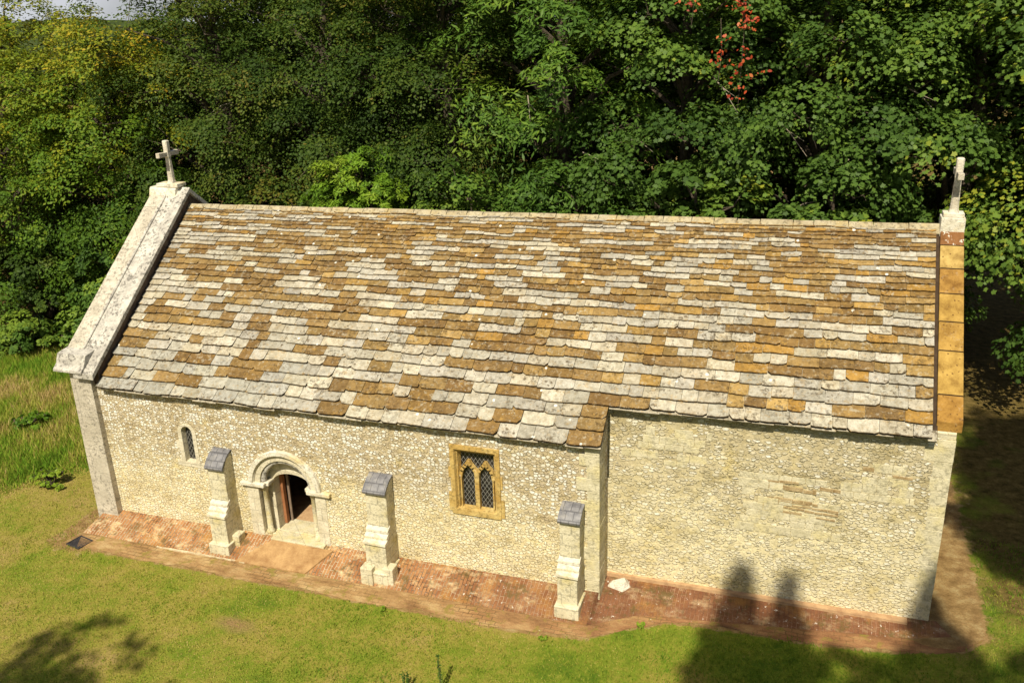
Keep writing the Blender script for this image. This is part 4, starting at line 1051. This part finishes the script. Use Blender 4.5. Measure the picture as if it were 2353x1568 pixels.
# second row of the wood
sec = [(-20,19,0,1.15),(-13.5,21,1,.98),(-7,22,2,1.25),(-1,23,3,1.15),(5,23,4,1.2),(11,22,5,1.2),(16.5,21,6,1.25),(22,21,7,1.25),(27,19,8,1.25),(29,12.5,9,1.05)]
labs = ['yellowing tree half hidden behind the far-left tree','yellowing tree just showing behind the golden-topped tree','beech deep in the wood behind the olive-brown beech','beech deep in the wood behind the very dark beech','beech deep in the wood behind the beech over the young ash','ash deep in the wood behind the feathery ash','sycamore deep in the wood behind the creeper-hung sycamore','sycamore deep in the wood behind the hollow-shadowed sycamore','sycamore deep in the wood behind the east-cross sycamore','sycamore behind the far-right sycamore']
for (x, y, i, sc), lb in zip(sec, labs): dup(front[i], (x, y, G0), rnd.uniform(0, 6.28), sc, lb)
third = [(-12,31,2,1.3,'tallest olive beech far back on the left of the wood'),(-4,32,3,1.4,'dark beech far back above the west end of the ridge'),(4,33,4,1.45,'dark beech far back above the bright young ash'),(12,32,5,1.45,'ash far back above the middle of the ridge'),(20,31,7,1.45,'sycamore far back right of the creeper'),(28,29,8,1.45,'sycamore far back in the top right corner')]
for (x, y, i, sc, lb) in third: dup(front[i], (x, y, G0), rnd.uniform(0, 6.28), sc, lb)
# under-storey along the edge of the wood
GU = 'bushes along the edge of the wood'
T('young_ash', 'bright yellow-green young ash just behind the ridge', 'tree', GU, 120, (2.45,11.0,G0), 7.9, 1.75, 1.35, 4.6, LEAF['bright'], leaf=.15, kind='slim', lobes=26, clumps=11, per=75, tint=(.5,.2), flat=.35)
hz = T('hazel_bush', 'mid-green hazel bush right of the bright young ash', 'bush', GU, 121, (6.0,11.7,G0), 7.7, 2.1, 1.6, .8, LEAF['hazel'], leaf=.13, lobes=26, clumps=11, per=60, tint=(.48,.22))
hz2 = T('hazel_bush', 'dark green bush at the ridge below the feathery ash', 'bush', GU, 122, (9.9,11.5,G0), 7.6, 2.1, 1.5, .8, LEAF['hazel'], leaf=.13, lobes=26, clumps=11, per=60, tint=(.40,.22))
T('sycamore_sapling', 'low sycamore sapling at the ridge under the red creeper', 'tree', GU, 123, (13.6,11.2,G0), 7.9, 2.0, 1.5, 1.0, LEAF['syc'], leaf=.18, kind='palm', lobes=22, clumps=11, per=55, tint=(.46,.2))
T('sycamore_sapling', 'low sycamore sapling at the ridge left of the east apex stone', 'tree', GU, 124, (17.6,11.0,G0), 7.7, 1.7, 1.4, 1.0, LEAF['syc'], leaf=.18, kind='palm', lobes=22, clumps=11, per=55, tint=(.52,.2))
T('hazel_bush', 'dark bush at the left end of the ridge behind the west gable', 'bush', GU, 125, (-1.8,11.8,G0), 6.9, 2.0, 1.6, .8, LEAF['beech_dark'], leaf=.12, lobes=24, clumps=11, per=60, tint=(.5,.2))
T('hazel_bush', 'yellow-green bush left of the west coping', 'bush', GU, 126, (-5.6,11.2,G0), 6.0, 1.9, 1.6, .8, LEAF['beech_yellow'], leaf=.13, lobes=24, clumps=11, per=60, tint=(.40,.2))
T('hazel_bush', 'tall green bush filling the wood edge left of the west coping foot', 'bush', GU, 131, (-8.8,11.4,G0), 5.6, 2.0, 1.5, .3, LEAF['hazel'], leaf=.13, lobes=26, clumps=11, per=65, tint=(.45,.25))
T('hazel_bush', 'dark bush in the shaded gap at the left frame edge', 'bush', GU, 132, (-12.6,11.2,G0), 4.6, 1.8, 1.4, .3, LEAF['beech_dark'], leaf=.13, lobes=24, clumps=11, per=65, tint=(.40,.2))
T('low_shrub', 'bright green low shrub at the back of the meadow by the kneeler', 'bush', GU, 127, (-8.9,9.9,G0), 2.3, 1.9, 1.1, .0, LEAF['hazel'], leaf=.13, lobes=18, clumps=9, per=60, tint=(.72,.2))
T('low_shrub', 'bright green low shrub at the left frame edge behind the meadow', 'bush', GU, 128, (-12.0,8.9,G0), 1.7, 1.7, 1.0, .0, LEAF['hazel'], leaf=.13, lobes=18, clumps=9, per=60, tint=(.70,.2))
T('low_shrub', 'tall green weed clump at the left frame edge in the meadow', 'bush', GU, 133, (-6.2,3.6,G0), .6, .55, .45, .0, LEAF['bright'], leaf=.07, lobes=12, clumps=7, per=45, tint=(.2,.2))
T('low_shrub', 'yellow-flowered weed clump at the top of the meadow', 'bush', GU, 134, (-7.6,8.0,G0), .9, .9, .5, .0, LEAF['bright'], leaf=.06, lobes=12, clumps=7, per=40, tint=(.8,.2))
T('low_shrub', 'pale yellow-green weed at the front of the meadow', 'bush', GU, 130, (-2.75,.95,G0), .45, .5, .35, .0, LEAF['bright'], leaf=.08, lobes=9, clumps=6, per=30, tint=(.85,.15))

# weeds in the mown grass
def weed(name, label, x, y, h, seed, tall=False):
    rr_ = np.random.RandomState(seed); root = tag(empty(name, (x, y, float(gz(np.array(x), np.array(y))))), label, 'weed', 'weeds in the mown grass')
    m = MB(); P = []
    for j in range(4 if tall else 7):
        a_ = rr_.uniform(0, 6.28); hh_ = h*rr_.uniform(.6, 1); l_ = h*(.12 if tall else .8)*rr_.uniform(.4, 1)
        tip = np.array([math.cos(a_)*l_, math.sin(a_)*l_, hh_]); b_ = np.array([math.cos(a_)*.03, math.sin(a_)*.03, 0])
        m.tube([b_, b_*.5+tip*.5+np.array([0, 0, .02]), tip], [.006, .005, .003], 4)
        for u in np.linspace(.35, 1, 16 if tall else 5): P.append(b_*(1-u)+tip*u+rr_.normal(0, .015, 3))
    m.build('stem', MAT['weedstem'], root)
    P = np.array(P); v, k = leaf_quads(P, rr_.normal(size=P.shape)*.5+np.array([0, -.3, .8]), .045 if tall else .065, rr_, 'oval')
    np_mesh('leaves', v, k, LEAF['hazel'] if tall else GRASS, root, rr_.uniform(.1, .5, len(P)))
MAT['weedstem'] = flat_noise('weed_stem', (.05,.06,.02), (.10,.10,.04), 20)
weed('tall_weed', 'thin dark seeding weed at the bottom of the lawn, right one of two', 11.10, -3.35, .85, 1, True)
weed('tall_weed', 'thin dark seeding weed at the bottom of the lawn, left one of two', 10.45, -3.55, .60, 2, True)
weed('broadleaf_weed', 'low green weed at the turf edge below the inner corner of the path', 14.42, -.52, .11, 3)
weed('broadleaf_weed', 'low green weed at the turf edge below the narrow corner buttress', 12.55, -1.42, .09, 4)
weed('broadleaf_weed', 'low green weed at the turf edge right of the middle buttress', 8.9, -1.5, .09, 5)
m = MB()
m.tube([(0,0,0),(.10,.12,.03),(.30,.50,.05)], [.010,.008,.004], 5); m.tube([(.06,-.05,.01),(.22,.16,.03),(.42,.33,.04)], [.008,.006,.003], 5)
o = m.build('fallen_twig', MAT['twig']); o.location = (17.1, -2.35, float(gz(np.array(17.1), np.array(-2.35)))+.03); tag(o, 'pale forked twig lying in the shaded grass', 'twig')

# red creeper hanging in the sycamore
m_ = []
rc = np.random.RandomState(9)
P = []
for (x, y, z0, z1, n) in [(14.80,10.7,12.3,11.6,62),(14.95,10.65,11.55,11.15,40),(14.28,10.7,11.2,10.2,26),(14.85,10.6,10.8,9.9,22),(14.78,10.55,9.8,9.3,16),(13.4,10.8,12.3,11.7,34),(15.3,10.7,10.2,9.8,6)]:
    t = rc.uniform(0, 1, n); q = np.stack([x+rc.normal(0, .12, n)+.10*np.sin(t*7), y+rc.normal(0, .10, n), z0+(z1-z0)*t], 1); P.append(q)
P = np.concatenate(P); N = np.tile(np.array([.1, -.8, .5]), (len(P), 1))+rc.normal(size=P.shape)*.35
v, k = leaf_quads(P, N, .10, rc, 'oval')
RC = tag(empty('red_creeper', (14.5, 10.7, 9)), 'strands of scarlet creeper hanging in front of a sycamore', 'creeper')
o = np_mesh('leaves', v-np.array([14.5, 10.7, 9]), k, LEAF['red'], RC, rc.uniform(0, 1, len(P)))
m = MB()
for (x, y, z0, z1) in [(14.8,10.75,12.8,9.1),(14.22,10.75,11.5,9.8),(13.4,10.85,12.6,11.3)]:
    m.tube([(x-14.5,y-10.7,z0-9),(x-14.5+.06,y-10.7+.02,(z0+z1)/2-9),(x-14.5,y-10.7,z1-9)], [.012,.010,.006], 5)
m.build('stem', MAT['bark'], RC)

# tall trees on the bank behind the viewpoint: their shadows lie on the lawn, the wall and the east side
GS = 'tall trees on the bank south of the glade'
def zg(x, y): return float(gz(np.array(float(x)), np.array(float(y))))
def south(name, label, seed, x, y, top, rx, lo, **k):
    z = zg(x, y); return T(name, label, 'tree', GS, seed, (x, y, z), top-z, rx, rx, lo-z, LEAF['yew'], leaf=.24, **k)
south('conifer_tree', 'tall conifer behind the viewpoint whose tip shades the chancel foot', 140, 16.95, -21, 27.5, 2.8, 12, conical=True, lobes=120, clumps=5, per=36)
south('conifer_tree', 'twin tall conifer beside it, its tip shading the brick path', 141, 17.95, -21.2, 27.6, 2.7, 12, conical=True, lobes=120, clumps=5, per=36)
south('conifer_tree', 'tall conifer whose tip shades the east corner of the chancel', 142, 20.75, -21.3, 28.5, 3.0, 13, conical=True, lobes=120, clumps=8, per=50)
south('broad_tree', 'round-headed tree between the conifers behind the viewpoint', 143, 19.3, -21.8, 24.7, 2.1, 14, lobes=30, clumps=10, per=60)
south('broad_tree', 'round-headed tree east of the conifers behind the viewpoint', 144, 22.4, -21.6, 25.6, 2.3, 14, lobes=30, clumps=10, per=60)
south('broad_tree', 'lone round-headed tree whose crown shades the south-west lawn', 145, 2.9, -22.5, 19.4, 4.4, 9, lobes=24, clumps=10, per=60)
south('tall_ash', 'tall high-crowned tree whose shade dapples the east side', 146, 25.0, -11, 27.2, 2.8, 17.2, lobes=50, clumps=12, per=75)

for o in bpy.data.objects:
    if o.type == 'MESH': o.data.validate(verbose=False)
